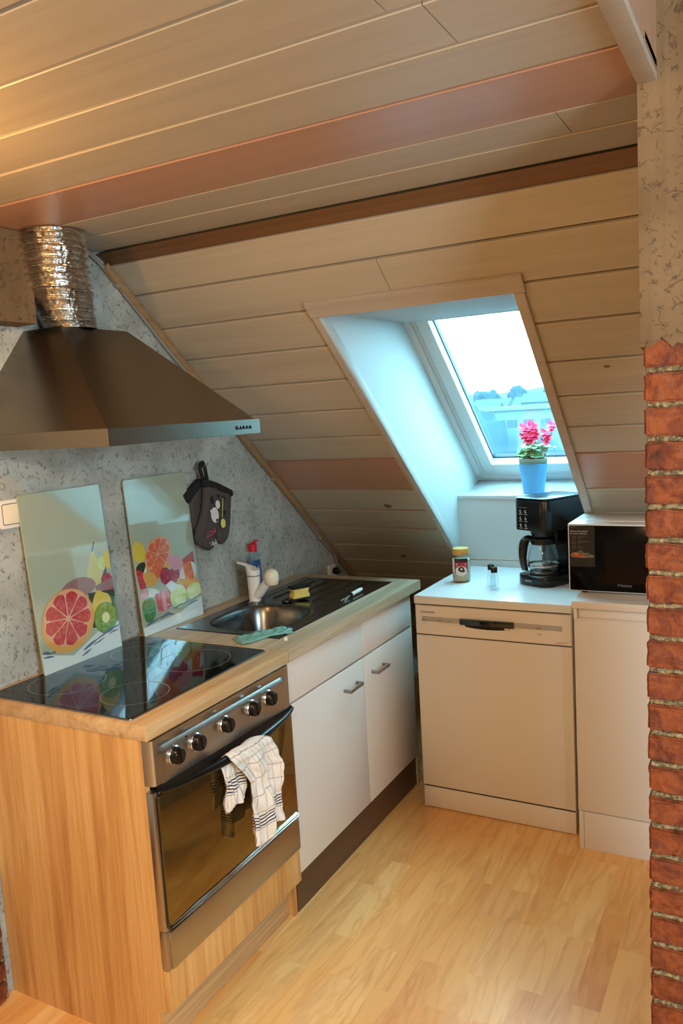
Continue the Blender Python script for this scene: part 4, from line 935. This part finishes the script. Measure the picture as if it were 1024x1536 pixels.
# grey cable following the batten
cpts = [(.055,.46,2.118),(.03,.53,2.114),(.012,.585,2.098),(.012,.625,2.07),(.012,.665,2.035),(.012,.78,1.930),(.012,.90,1.822),(.012,1.0,1.743),(.012,1.15,1.622),(.012,1.287,1.500),(.012,1.46,1.352),(.012,1.652,1.186),(.012,1.80,1.052),(.012,1.90,.962),(.012,1.985,.895),(.012,2.01,.83)]
t = thing('power_cable', 'grey cable clipped along the wooden batten down the gable wall', 'cable', (.01,1.2,1.5))
def cr(pts, n=6):
    P = [V(p) for p in pts]; out = []
    for i in range(len(P)-1):
        a, b, c, d = P[max(i-1,0)], P[i], P[i+1], P[min(i+2,len(P)-1)]
        for k in range(n):
            u = k/n; out.append(.5*((2*b)+(c-a)*u+(2*a-5*b+4*c-d)*u*u+(3*b-a-3*c+d)*u**3))
    out.append(P[-1]); return out
bm = NB(); tube(bm, cr(cpts), .0065, 10); part('sheath', bm, 'cable', t, smooth=180)
for (y, z) in ((.668,2.032),(1.0,1.743),(1.5,1.316),(1.86,.998)):
    bm = NB(); box(bm, 0, .022, -.008, .008, -.011, .011, bev=.003, Mx=Matrix.Translation((0,y,z))@Matrix.Rotation(-.71,4,'X')); part('clip', bm, 'cable', t)

# ---- extractor hood
t = thing('extractor_hood', 'pyramid-shaped stainless steel extractor hood on the wall above the hob', 'hood', (.26,.355,1.55))
hy0, hy1, hz0, hz1, hxf = .040, .668, 1.531, 1.573, .53
tx, ty0, ty1, tz = .150, .282, .545, 1.862
bm = NB()
def q4(a, b, c, d, mi=0): flat(bm, [a,b,c,d], mi)
a0, a1, a2, a3 = (0,hy0,hz0),(hxf,hy0,hz0),(hxf,hy1,hz0),(0,hy1,hz0)
b0, b1, b2, b3 = (0,hy0,hz1),(hxf,hy0,hz1),(hxf,hy1,hz1),(0,hy1,hz1)
i0, i1, i2, i3 = (0,hy0+.008,hz1+.001),(hxf-.012,hy0+.008,hz1+.001),(hxf-.012,hy1-.008,hz1+.001),(0,hy1-.008,hz1+.001)
t0, t1, t2, t3 = (0,ty0,tz),(tx,ty0,tz),(tx,ty1,tz),(0,ty1,tz)
for s4 in ((a0,a1,b1,b0),(a1,a2,b2,b1),(a2,a3,b3,b2),(b0,b1,i1,i0),(b1,b2,i2,i1),(b2,b3,i3,i2),(i0,i1,t1,t0),(i1,i2,t2,t1),(i2,i3,t3,t2),(t0,t1,t2,t3)): q4(*s4)
u0, u1, u2, u3 = (0,hy0+.012,hz0),(hxf-.012,hy0+.012,hz0),(hxf-.012,hy1-.012,hz0),(0,hy1-.012,hz0)
for s4 in ((a1,a0,u0,u1),(a2,a1,u1,u2),(a3,a2,u2,u3)): q4(*s4)
k = [V(p)+V((0,0,.025)) for p in (u0,u1,u2,u3)]
for i in range(3): q4((u0,u1,u2,u3)[i+1],(u0,u1,u2,u3)[i],k[i],k[i+1])
q4(k[3],k[2],k[1],k[0])
bmesh.ops.remove_doubles(bm, verts=bm.verts[:], dist=1e-5); bmesh.ops.recalc_face_normals(bm, faces=bm.faces[:])
bmesh.ops.bevel(bm, geom=[e_ for e_ in bm.edges if e_.calc_length() > .05], offset=.0012, segments=2, affect='EDGES')
part('canopy', bm, 'steelh', t, smooth=20)
for a, b in ((.07,.35),(.36,.64)):
    bm = NB(); box(bm, .05, .48, a, b, hz0+.008, hz0+.018, bev=.002)
    for i in range(14): box(bm, .06+i*.03, .075+i*.03, a+.01, b-.01, hz0+.004, hz0+.009)
    part('grease_filter', bm, 'steel', t)
for i in range(5):
    y = .546+i*.0165; bm = NB(); box(bm, hxf-.001, hxf+.003, y, y+(.011 if i else .0135), hz0+.015, hz0+.025, bev=.0008); part('push_button', bm, 'black', t, label='small black button')
bm = NB(); box(bm, .0, .03, .50, .542, tz-.001, tz+.006, bev=.001); part('wall_bracket', bm, 'black', t)
# duct: crumpled foil pipe climbing to the ceiling
bm = NB(); n = 300; seg = 72; rings = []
P0, P1 = V((.084,.383,tz+.001)), V((.128,.300,ZC-.012))
for j in range(n+1):
    f = j/n; c = P0.lerp(P1, f); c += V((.0,-.014*math.sin(PI*f*1.15),0)); tiltv = V((0,-.22,0))
    low = f < .38
    frq = 62 if low else 9
    r = .073+(.014 if f > .4 else .014*f/.4)
    if low: w_ = .0026*math.sin(2*PI*f*frq)
    else:
        ph = ((f-.38)*frq/.62*1.0) % 1; w_ = .0065*math.sin(2*PI*ph)
    row = []
    for k in range(seg):
        a = 2*PI*k/seg; nz_ = noise.noise(V((math.cos(a)*3.2, math.sin(a)*3.2, f*(24 if low else 30)))); nz2 = noise.noise(V((math.cos(a)*11, math.sin(a)*11, f*48)))
        rr = r+w_*(1+.5*nz_)+(.0018 if low else .004)*nz_+(.0004 if low else .0035)*nz2
        zz = math.sin(a)*-.012*f+ (noise.noise(V((math.cos(a)*1.5, math.sin(a)*1.5, f*6)))*.004)
        row.append(bm.verts.new((c.x+rr*math.cos(a), c.y+rr*math.sin(a), min(max(c.z+zz*min(1, f*6, (1-f)*6), P0.z), ZC-.011))))
    rings.append(row)
for j in range(n):
    for k in range(seg): bm.faces.new((rings[j][k], rings[j][(k+1)%seg], rings[j+1][(k+1)%seg], rings[j+1][k]))
part('exhaust_duct', bm, 'alu', loc=tuple(P0), label='crinkled aluminium foil exhaust pipe from the hood up to the ceiling', cat='duct', smooth=28)

# ================================================================== DISHWASHER
DX0, DX1, DY, DH = .6709, 1.2709, 1.427, .8613
t = thing('dishwasher', 'white freestanding dishwasher under the roof window with a top panel', 'dishwasher', ((DX0+DX1)/2, DY+.3, 0))
bm = NB(); box(bm, DX0+.004, DX1-.004, DY+.02, 2.0, .02, .826); part('body', bm, 'appl', t)
bm = NB(); box(bm, DX0, DX1, DY-.004, 2.02, .829, DH, bev=.004); part('top_panel', bm, 'applt', t, label='white top panel')
bm = NB(); nx, nz = 150, 40; g = []; z0, z1 = .709, .824
def scoop(x, z):
    # recessed grip below the display
    cx, hw = .957, .098
    if abs(x-cx) > hw or z > .757: return 0
    u = (x-cx)/hw; lo = .757-.040*math.sqrt(max(0, 1-u*u))
    if z < lo: return 0
    f = (z-lo)/(.757-lo+1e-6); return .011*f**1.5*min(1,(1-abs(u))*6)
def bulge(x):  # gentle lens in the fascia front
    return 0
for j in range(nz+1):
    z = z0+(z1-z0)*j/nz; row = []
    for i in range(nx+1):
        x = DX0+.002+(DX1-DX0-.004)*i/nx; e_ = min(x-DX0-.002, DX1-.002-x, z-z0, z1-z); r_ = .004*(1-min(1, e_/.004))**2
        row.append(bm.verts.new((x, DY+scoop(x,z)+r_+bulge(x)*math.exp(-((z-.745)/.03)**2), z)))
    g.append(row)
for j in range(nz):
    for i in range(nx): bm.faces.new((g[j][i], g[j][i+1], g[j+1][i+1], g[j+1][i]))
ed = [q for q in bm.edges if q.is_boundary]; r = bmesh.ops.extrude_edge_only(bm, edges=ed)
for v in r['geom']:
    if isinstance(v, bmesh.types.BMVert): v.co.y = DY+.03
bmesh.ops.recalc_face_normals(bm, faces=bm.faces[:]); cp = part('control_panel', bm, 'appl', t, smooth=40)
bm = NB(); box(bm, DX0+.03, DX1-.035, DY-.0012, DY+.001, .762, .781, bev=.0005); part('grey_strip', bm, 'apgrey', cp)
bm = NB(); box(bm, .856, 1.062, DY-.010, DY-.001, .760, .783, bev=.001); part('display', bm, 'blackg', cp, label='black display strip')
for x0_, x1_ in ((.700,.716),(.768,.786),(.790,.808),(.812,.830),(.834,.852),(1.026,1.042),(1.046,1.062),(1.066,1.084),(1.142,1.172)):
    bm = NB(); box(bm, x0_, x1_, DY-.003, DY+.002, .7515, .758, bev=.0012); part('button', bm, 'appl', cp)
for s_, sz, x, z, m_ in (('Constructa', .0125, .696, .795, 'textg'), ('ein/aus', .006, .700, .7655, 'textg'), ('Eco 50', .006, .768, .7655, 'textg'), ('Auto', .006, .806, .7655, 'textg'), ('Start', .008, 1.146, .7655, 'textg'), ('Reset', .006, 1.148, .744, 'textg'), ('energy A+++', .007, 1.215, .718, 'textp')):
    b_ = text_bm(s_, sz, basis((x, DY-.0016, z), (1,0,0), (0,0,1))); part('lettering', b_, m_, cp)
bm = NB(); box(bm, DX0+.002, DX1-.002, DY+.001, DY+.03, .0935, .7055, bev=.003); part('door', bm, 'appl', t)
bm = NB(); box(bm, DX0+.003, DX1-.003, DY+.002, DY+.02, .004, .0875, bev=.002); part('kickplate', bm, 'appl', t)
bm = NB(); box(bm, DX0+.006, DX1-.006, DY+.006, DY+.025, .08, .828); part('seam', bm, 'darkgap', t)

# ---- coffee jar
J = V((.765,1.705,DH)); t = thing('coffee_jar', 'glass coffee jar with tan lid and red label on the dishwasher', 'jar', tuple(J))
bm = NB(); lathe(bm, [(.030,0),(.0345,.005),(.0365,.02),(.0375,.06),(.0365,.098),(.031,.108),(.030,.113)], c=J, seg=40, capt=False); part('glass_body', bm, 'clearg', t)
bm = NB(); lathe(bm, [(.028,.004),(.033,.008),(.035,.02),(.036,.06),(.035,.092)], c=J, seg=36); part('granules', bm, 'granule', t)
bm = NB(); lathe(bm, [(.0335,.1135),(.0345,.115),(.0345,.134),(.0325,.138),(.020,.1385)], c=J, seg=40); part('lid', bm, 'tan', t)
ac = math.atan2(CPOS[1]-J.y, CPOS[0]-J.x)
def jp(a, z, d=.0006): return V((J.x+(.0378+d)*math.cos(ac+a), J.y+(.0378+d)*math.sin(ac+a), J.z+z))
bm = NB(); curved(bm, J, .0378, ac-1.15, ac+.75, J.z+.042, J.z+.100, 0, n=20); curved(bm, J, .0378, ac-.78, ac+.70, J.z+.046, J.z+.084, 1, n=18, d=.0003); curved(bm, J, .0378, ac-1.15, ac-.80, J.z+.042, J.z+.100, 2, n=4, d=.0003)
def jell(c, ra, rz, mi, d): flat(bm, [jp(c[0]+ra*math.cos(2*PI*k/20), c[1]+rz*math.sin(2*PI*k/20), d) for k in range(20)], mi)
jell((-.02,.050), .62, .020, 2, .0028); jell((-.02,.057), .30, .011, 3, .0036); jell((.0,.058), .10, .004, 2, .0040)
part('label', bm, ['ldark','lred','lwhite','coffee'], t, label='red and dark label with white coffee cup', smooth=0)
b_ = text_bm('GOLD', .017, basis(tuple(jp(-.55,.070,.0030)), (-math.sin(ac),math.cos(ac),0), (0,0,1)), sx=.85); part('lettering', b_, 'lwhite', t)
# ---- two little shakers
def shaker(c, label):
    t = thing('glass_shaker', label, 'shaker', tuple(c))
    bm = NB(); lathe(bm, [(.015,0),(.0175,.004),(.018,.012),(.0155,.045),(.0118,.070)], c=c, seg=24, capt=False); part('glass_body', bm, 'clearg', t)
    bm = NB(); lathe(bm, [(.0128,.068),(.0128,.086),(.0115,.088),(.002,.0885)], c=c, seg=24); part('cap', bm, 'black', t)
shaker(V((.912,1.640,DH)), 'small clear glass shaker with black cap, the rear one of the pair')
shaker(V((.940,1.592,DH)), 'small clear glass shaker with black cap, in front of its twin')

# ---- coffee machine (local: front = -y, width x, depth y)
ang = math.radians(-27)
MC = Matrix.Translation((.985,1.712,DH))@Matrix.Rotation(ang, 4, 'Z')
W_, D_ = .165, .235
t = thing('coffee_machine', 'black filter coffee machine with glass jug on the dishwasher top', 'coffee machine', (1.09,1.75,DH))
def foot(x0, x1, y0, y1, r, n=8):
    return rrect(x0, x1, y0, y1, r, n)
def mcp(name, pts, z0, z1, m_, parent=None, bev=.002, label=None):
    bm = NB(); prism(bm, [(x,y,z0) for x,y in pts], (0,0,z1-z0), bev=bev, Mx=MC); return part(name, bm, m_, parent or t, label=label)
def fr(x0, x1, y0, y1, rf, rb):
    out = []
    for cx, cy, a0, r in ((x1-rb,y1-rb,0,rb),(x0+rb,y1-rb,PI/2,rb),(x0+rf,y0+rf,PI,rf),(x1-rf,y0+rf,1.5*PI,rf)):
        for k in range(9):
            a = a0+PI/2*k/8; out.append((cx+r*math.cos(a), cy+r*math.sin(a)))
    return out
mcp('base', fr(0,W_,0,D_,.045,.01), .002, .040, 'black')
mcp('column', fr(.004,W_-.0,.150,D_,.01,.01), .040, .225, 'black')
hd = mcp('head', fr(0,W_,0,D_,.030,.01), .218, .338, 'black', bev=.003)
mcp('lid', fr(.001,W_-.001,.001,D_+.01,.030,.01), .339, .346, 'black', bev=.002)
bm = NB(); lathe(bm, [(.056,.0),(.056,.004),(.052,.006)], seg=40, Mx=MC@Matrix.Translation((W_/2,.078,.040))); part('hot_plate', bm, 'blackm', t)
bm = NB(); lathe(bm, [(.040,.190),(.046,.204),(.048,.219)], seg=36, Mx=MC@Matrix.Translation((W_/2,.075,0))); part('filter_holder', bm, 'black', t)
jg = thing('glass_jug', 'round glass coffee jug with black handle inside the coffee machine', 'jug', tuple(MC@V((W_/2,.076,.047))))
MJ = MC@Matrix.Translation((W_/2,.076,.0465))
bm = NB(); lathe(bm, [(.040,0),(.050,.004),(.058,.022),(.060,.048),(.056,.078),(.048,.105),(.044,.118)], seg=44, Mx=MJ, capt=False); part('glass_body', bm, 'clearg', jg)
bm = NB(); lathe(bm, [(.0455,.112),(.047,.124),(.046,.136),(.030,.141),(.004,.142)], seg=40, Mx=MJ); part('jug_lid', bm, 'black', jg)
bm = NB(); lathe(bm, [(.0602,.026),(.0608,.030),(.0602,.034)], seg=44, Mx=MJ, capb=False, capt=False); lathe(bm, [(.052,-.0005),(.0525,.005)], seg=44, Mx=MJ, capt=False); part('steel_band', bm, 'chrome', jg)
bm = NB(); hd_ = V((-.72,-.70,0)).normalized()
pts = [V((0,0,.130))+hd_*.040, V((0,0,.133))+hd_*.058, V((0,0,.120))+hd_*.074, V((0,0,.085))+hd_*.079, V((0,0,.040))+hd_*.078, V((0,0,.010))+hd_*.072]
tube(bm, cr(pts, 5), [.013+.003*math.sin(k*.13) for k in range(26)], 14, sx=1.15, sy=1.0); 
hs_ = V((-hd_.y, hd_.x, 0))*.009
prism(bm, [tuple(V((0,0,z_))+hd_*r_-hs_) for r_, z_ in ((.058,.006),(.074,.006),(.078,.03),(.080,.09),(.072,.124),(.050,.130),(.058,.10),(.064,.06),(.062,.03))], tuple(hs_*2), bev=.002)
part('jug_handle', bm, 'blackg', jg, Mx=MJ, smooth=60)
bm = NB()
for cx in (.042,.068):
    for k in range(3):
        z = .293-k*.027
        flat(bm, [(cx+.0052*math.cos(2*PI*q/18), -.0008, z+.0062*math.sin(2*PI*q/18)) for q in range(18)][::-1], 0)
        flat(bm, [(cx+.0022+.0032*math.cos(2*PI*q/12), -.0012, z+.0012+.004*math.sin(2*PI*q/12)) for q in range(12)][::-1], 1)
        flat(bm, [(cx-.008,-.0008,z-.0125),(cx+.008,-.0008,z-.0125),(cx+.008,-.0008,z-.0105),(cx-.008,-.0008,z-.0105)], 0)
flat(bm, [(.034,-.0008,.308),(.076,-.0008,.308),(.076,-.0008,.3087),(.034,-.0008,.3087)], 0)
part('button_print', bm, ['text','black'], hd, Mx=MC, smooth=0, label='six grey button symbols')
b_ = text_bm('emerio', .014, MC@basis((.052,-.0008,.017),(1,0,0),(0,0,1)), sx=.9); part('lettering', b_, 'text', t)

# ================================================================== CABINET + MICROWAVE ON THE RIGHT
CX0, CX1, CY = 1.2945, 1.80, 1.355
t = thing('base_cabinet', 'narrow white handleless cabinet at the brick pillar that carries the microwave', 'cabinet', ((CX0+CX1)/2, 1.6, 0))
bm = NB(); box(bm, CX0, CX1, CY+.02, 1.93, .14, .872); part('carcass', bm, 'white', t)
bm = NB(); box(bm, CX0+.012, CX1, CY+.016, CY+.021, .815, .872); part('grip_recess', bm, 'white', t)
bm = NB(); box(bm, CX0-.001, CX0+.010, CY-.001, CY+.02, .832, .8705, bev=.001); part('bracket', bm, 'wwhite', t)
bm = NB(); prism(bm, [(CX0,CY,.142),(CX0,CY+.018,.142),(CX0,CY+.018,.835),(CX0,CY+.008,.835),(CX0,CY,.822)], (CX1-CX0,0,0), bev=.001); part('door', bm, 'whitefront', t)
bm = NB(); box(bm, CX0+.001, CX0+.017, CY+.002, CY+.5, .0, .138, bev=.0008); part('side_foot', bm, 'white', t)
bm = NB(); box(bm, CX0+.018, CX1, CY+.003, CY+.02, .0, .137, bev=.0008); part('plinth', bm, 'whitefront', t)
bm = NB(); box(bm, CX0-.003, CX1+.01, 1.338, 1.915, .8725, .898, bev=.0015); part('worktop', bm, 'whitefront', loc=((CX0+CX1)/2,1.6,.898), label='plain white worktop slab under the microwave', cat='worktop')
MX0, MX1, MY, MZ0, MZ1, MYB = 1.259, 1.715, 1.452, .908, 1.147, 1.712
t = thing('microwave', 'compact microwave oven with black glass front and white housing', 'microwave', ((MX0+MX1)/2, 1.58, .898))
bm = NB(); box(bm, MX0, MX1, MY-.006, MYB, MZ0, MZ1, bev=.005)
r0 = rrect(MY+.06, MYB-.03, MZ0+.05, MZ1-.03, .015)
part('housing', bm, 'applt', t)
bm = NB()
r1 = rrect(MY+.068, MYB-.038, MZ0+.058, MZ1-.038, .010)
for k in range(len(r0)):
    a, b, c, d = r0[k], r0[(k+1)%len(r0)], r1[(k+1)%len(r0)], r1[k]
    flat(bm, [(MX0-.0002,a[0],a[1]),(MX0-.0002,b[0],b[1]),(MX0-.003,c[0],c[1]),(MX0-.003,d[0],d[1])])
flat(bm, [(MX0-.003,y,z) for y,z in r1]); bmesh.ops.recalc_face_normals(bm, faces=bm.faces[:]); part('side_embossing', bm, 'applt', t, smooth=0)
bm = NB(); box(bm, MX0+.05, MX1-.03, MY+.05, MYB-.03, MZ1-.001, MZ1+.003, bev=.002); part('top_ridge', bm, 'applt', t)
bm = NB(); prism(bm, [(x,MY-.012,z) for x,z in rrect(MX0+.0055,MX1-.004,MZ0+.005,MZ1-.006,.005)], (0,.0135,0), bev=.001); dr_ = part('door', bm, mat('microwave_glass','#050505',.1,spec=.16), t, label='black glass front')
bm = NB(); box(bm, MX0+.125, MX0+.335, MY-.0128, MY-.0118, MZ0+.045, MZ1-.055); part('viewing_window', bm, mat('dark_window','#120A08',.1,spec=.2), dr_)
for i, (x, y) in enumerate(((MX0+.03,MY+.03),(MX1-.04,MY+.03),(MX0+.04,MYB-.03),(MX1-.04,MYB-.03))):
    bm = NB(); lathe(bm, [(.010,0),(.012,.0105)], c=(max(x, CX0+.012),y,.898), seg=16); part('foot', bm, 'black', t)
bm = NB(); FY = MY-.0126
box(bm, MX0+.006, MX0+.092, FY-.0002, FY+.0004, MZ1-.150, MZ1-.008); st = part('sticker', bm, mat('black_sticker','#11120F',.4), dr_, label='black product sticker with food picture')
bm = NB(); FY -= .0006
def fl(pts, mi, d=0): flat(bm, [(MX0+x, FY-d, MZ1-z) for x, z in pts], mi)
fl([(.008,.108),(.02,.100),(.045,.098),(.07,.104),(.090,.110),(.088,.116),(.05,.119),(.015,.117)], 1, .0001)
fl(ell((.038,.108),.022,.008,18), 0, .0002); fl(ell((.044,.100),.010,.008,14), 2, .0003); fl(ell((.066,.107),.010,.007,14), 2, .0003); fl(ell((.030,.106),.008,.004,10), 3, .0004)
for k in range(3):
    c = (.022,.048+.017*k); fl([(c[0]+.006*math.cos(a),c[1]+.006*math.sin(a)) for a in [2*PI*q/12 for q in range(12)]], 4, .0001); fl([(c[0]+.0048*math.cos(a),c[1]+.0048*math.sin(a)) for a in [2*PI*q/12 for q in range(12)]], 5, .0002)
part('food_picture', bm, [mat('food_red','#A8452F',.5), mat('food_bowl','#7A6A5E',.5), mat('food_green','#4E5E48',.5), mat('food_orange','#C96B45',.5), M['textd'], mat('sticker_black','#11120F',.5)], st, smooth=0)
for s_, sz, x, z, m_ in (('Hisense',.006,.010,.0125,'textd'),('Smart microwave',.0085,.010,.028,'text'),('for your kitchen',.0085,.010,.036,'text'),('Auto cook',.0055,.036,.045,'textd'),('Menu',.0055,.036,.051,'textd'),('Defrost function',.0055,.036,.062,'textd'),('Timer',.0055,.036,.068,'textd'),('Easy',.0055,.036,.079,'textd'),('to clean',.0055,.036,.085,'textd')):
    b_ = text_bm(s_, sz, basis((MX0+x, FY, MZ1-z), (1,0,0), (0,0,1)), depth=.0001); part('lettering', b_, m_, st)
b_ = text_bm('Hisense', .015, basis((MX0+.165, MY-.0124, MZ0+.024), (1,0,0), (0,0,1)), depth=.0002); part('lettering', b_, 'textd', dr_)

# ================================================================== POTTED FLOWER
PC = V((.966,2.100,ZSILL+.0015)); t = thing('potted_cyclamen', 'pink flowering plant in a light blue pot on the window sill', 'plant', tuple(PC))
bm = NB(); lathe(bm, [(.044,0),(.046,.003),(.052,.06),(.0605,.128),(.0615,.130),(.059,.130),(.050,.06),(.044,.008)], c=PC, seg=44, capt=True); part('outer_pot', bm, 'pot', t, smooth=50)
bm = NB(); lathe(bm, [(.050,.09),(.0565,.130),(.0600,.133),(.0610,.150),(.0590,.151),(.057,.140)], c=PC, seg=44); part('inner_pot', bm, 'potin', t, smooth=50)
bm = NB(); lathe(bm, [(.050,.136),(.030,.142),(.004,.146)], c=PC, seg=24); part('soil', bm, mat('soil','#3A2A1E',.95), t)
def leaf(c, r, az, el, m_, sd):
    bm = NB(); n, rg = 18, 5; R_ = Matrix.Rotation(az, 4, 'Z')@Matrix.Rotation(el, 4, 'Y'); vs = []
    for i in range(rg+1):
        f = i/rg; row = []
        for k in range(n):
            a = 2*PI*k/n; rr = r*f*(1-.35*math.exp(-((abs(a-PI))/.35)**2))*(1+.06*math.sin(a*6+sd)); p = V((rr*math.cos(a), rr*.9*math.sin(a), .22*r*math.cos(a)*f*f-.10*r*f+.10*r*f*f*math.sin(a*5+sd)))
            row.append(bm.verts.new(R_@p+V(c)))
        vs.append(row)
    for i in range(rg):
        for k in range(n):
            try: bm.faces.new((vs[i][k], vs[i][(k+1)%n], vs[i+1][(k+1)%n], vs[i+1][k]))
            except ValueError: pass
    bmesh.ops.remove_doubles(bm, verts=bm.verts[:], dist=1e-5)
    o = part('leaf', bm, m_, t, smooth=180)
    md = o.modifiers.new('thickness', 'SOLIDIFY'); md.thickness = .0008
rnd = random.Random(4)
for k in range(22):
    a = 2*PI*k/22+rnd.uniform(-.15,.15); rr = rnd.uniform(.025,.066) if k % 3 else rnd.uniform(.01,.03); z = .160+rnd.uniform(0,.055)
    leaf((PC.x+rr*math.cos(a), PC.y+rr*math.sin(a)*.8, PC.z+z), rnd.uniform(.030,.041), a, rnd.uniform(.15,.9), 'leafd' if k in (11,12,13) else 'leaf', k)
bm = NB()
fl_pos = [(-.026,-.02,.240),(-.016,-.022,.248),(.004,-.02,.252),(-.03,-.025,.222),(.018,-.02,.215),(-.004,-.03,.222),(.014,-.012,.232),(-.036,0,.256),(-.014,0,.262),(.012,.005,.256),(-.02,-.028,.205),(.002,-.03,.200),(.060,-.01,.228),(.068,.0,.212),(.078,.01,.250),(.062,-.012,.196),(.09,.004,.262)]
fl_pos = [(a_, b_, c_+.028) for a_, b_, c_ in fl_pos]
for p in fl_pos:
    q = PC+V(p); tube(bm, cr([PC+V((p[0]*.25,p[1]*.3,.14)), PC+V((p[0]*.6,p[1]*.6,.17)), q-V((0,0,.004))], 4), .0014, 6)
part('stems', bm, 'stem', t, smooth=180)
for kf, p in enumerate(fl_pos):
    bm = NB(); c = PC+V(p); r0_ = rnd.uniform(0,1)
    for k in range(5):
        a = 2*PI*k/5+r0_; u = V((math.cos(a), math.sin(a)*.45-.25, .1+math.sin(a)*.75)).normalized(); s_ = V((-math.sin(a), math.cos(a), 0)); L_ = rnd.uniform(.021,.028); g = []
        for i in range(6):
            f = i/5; wd = .0135*math.sin(PI*min(1, f*.85+.12)); cc = c+u*L_*f+V((0,0,.010*f*f-.006*f)); g.append([bm.verts.new(cc+s_*wd*q+V((0,0,.0025*math.cos(q*3)*f))) for q in (-1,-.5,0,.5,1)])
        for i in range(5):
            for j in range(4): bm.faces.new((g[i][j], g[i][j+1], g[i+1][j+1], g[i+1][j]))
    o = part('blossom', bm, 'petal', t, smooth=180)

# ================================================================== LAMPS (just out of view)
def lampfix(loc, label):
    t = thing('ceiling_lamp', label, 'lamp', (loc[0],loc[1],ZC-.008))
    bm = NB(); lathe(bm, [(.05,-.012),(.05,0)], c=(loc[0],loc[1],ZC-.009), seg=28); part('ceiling_rose', bm, 'wwhite', t)
    bm = NB(); tube(bm, [(loc[0],loc[1],ZC-.02),(loc[0],loc[1],ZC-.075)], .006, 8); part('stem', bm, 'wwhite', t)
lampfix(LAMP1, 'small white ceiling lamp above the end of the cooker worktop'); lampfix(FILL_LAMP, 'added white ceiling lamp for the fill light in the middle of the room, far from the cooker')

# ================================================================== OUTSIDE
HZ = lambda n, c: mat(n, c, .9, spec=.1)  # air haze is mixed into these bluish grey base colours
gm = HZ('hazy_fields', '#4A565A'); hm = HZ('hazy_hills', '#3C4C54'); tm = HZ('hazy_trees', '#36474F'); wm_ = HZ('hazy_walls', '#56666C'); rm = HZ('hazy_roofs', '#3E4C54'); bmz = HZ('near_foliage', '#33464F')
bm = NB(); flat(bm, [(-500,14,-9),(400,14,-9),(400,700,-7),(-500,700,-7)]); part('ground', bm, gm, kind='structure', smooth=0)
bm = NB(); n = 120; top = []; bot = []
for k in range(n+1):
    x = -330+k*4.0; h = 6.5+4.5*(1/(1+math.exp(-(x+100)/20)))+2.5*noise.noise(V((x*.02,0,0)))+1.4*noise.noise(V((x*.15,3,0)))
    top.append((x, 420, h)); bot.append((x, 330, -8))
for k in range(n): flat(bm, [bot[k], bot[k+1], top[k+1], top[k]]); flat(bm, [top[k], top[k+1], (top[k+1][0],560,-8), (top[k][0],560,-8)])
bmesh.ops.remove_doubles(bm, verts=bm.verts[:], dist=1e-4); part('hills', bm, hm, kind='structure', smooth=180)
def tree(x, y, z, r, h, label, m_=tm):
    bm = NB(); bmesh.ops.create_icosphere(bm, subdivisions=4, radius=1)
    for v in bm.verts:
        k = 1+.38*noise.noise(v.co*1.8+V((x,y,0)))+.22*noise.noise(v.co*6+V((x,0,0))); v.co = V((x+v.co.x*r*k, y+v.co.y*r*k, z+h*.6+v.co.z*h*.5*k))
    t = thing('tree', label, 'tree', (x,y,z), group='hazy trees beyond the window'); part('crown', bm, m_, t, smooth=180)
    bm = NB(); tube(bm, [(x,y,z-.5),(x,y,z+h*.4)], r*.12, 8); part('trunk', bm, m_, t)
LBT = 'hazy bluish tree far beyond the roof window'
for x, y, r, h in ((-83,290,4,13),(-73,300,3.4,13),(-99,300,5,12.6),(-63,284,4,14),(-91,285,3.5,12.4),(-110,300,5,12.8),(-53,262,3,13),(-105,280,1.4,12.8)):
    tree(x, y, -8, r, h, LBT)
for x, y, r, h in ((-11.6,34,3.4,9.3),(-6.3,30,1.7,8.0),(-19.5,46,3.0,9.3)):
    tree(x, y, -9, r, h, 'large leafy bush just outside, low in the window', bmz)
def house(x, y, w_, d, h, label, z=-8.5):
    t = thing('house', label, 'house', (x,y,z), group='houses beyond the window'); bm = NB(); box(bm, x-w_/2, x+w_/2, y, y+d, z, z+h); part('walls', bm, wm_, t)
    bm = NB(); prism(bm, [(x-w_/2-.3,y-.4,z+h),(x-w_/2-.3,y+d+.4,z+h),(x-w_/2-.3,y+d/2,z+h+d*.3)], (w_+.6,0,0)); part('roof', bm, rm, t)
    bm = NB()
    for i in range(max(1, int(w_/3))): box(bm, x-w_/2+1+i*3, x-w_/2+2.1+i*3, y-.05, y+.01, z+h-2.4, z+h-1.0)
    part('windows', bm, rm, t)
for a in ((-64,200,9,7,6.4),(-44,165,7,6,6.6),(-84,235,9,7,6.0),(-37,150,9,6,7.2),(-55,170,5,5,6.0)): house(*a, z=-6, label='pale hazy house in the distance beyond the roof window')
bm = NB(); box(bm, -33, -22, 96, 104, -8.5, 0.5); box(bm, -38, -33.5, 99, 104, -8.5, -.4); t = thing('long_building', 'long flat pale building roof seen low through the roof window', 'building', (-14,96,-8.5)); part('walls', bm, wm_, t)
bm = NB()
for k_ in range(5): box(bm, -32+k_*2.1, -30.8+k_*2.1, 95.9, 96.1, -1.6, -.7)
part('windows', bm, rm, t)
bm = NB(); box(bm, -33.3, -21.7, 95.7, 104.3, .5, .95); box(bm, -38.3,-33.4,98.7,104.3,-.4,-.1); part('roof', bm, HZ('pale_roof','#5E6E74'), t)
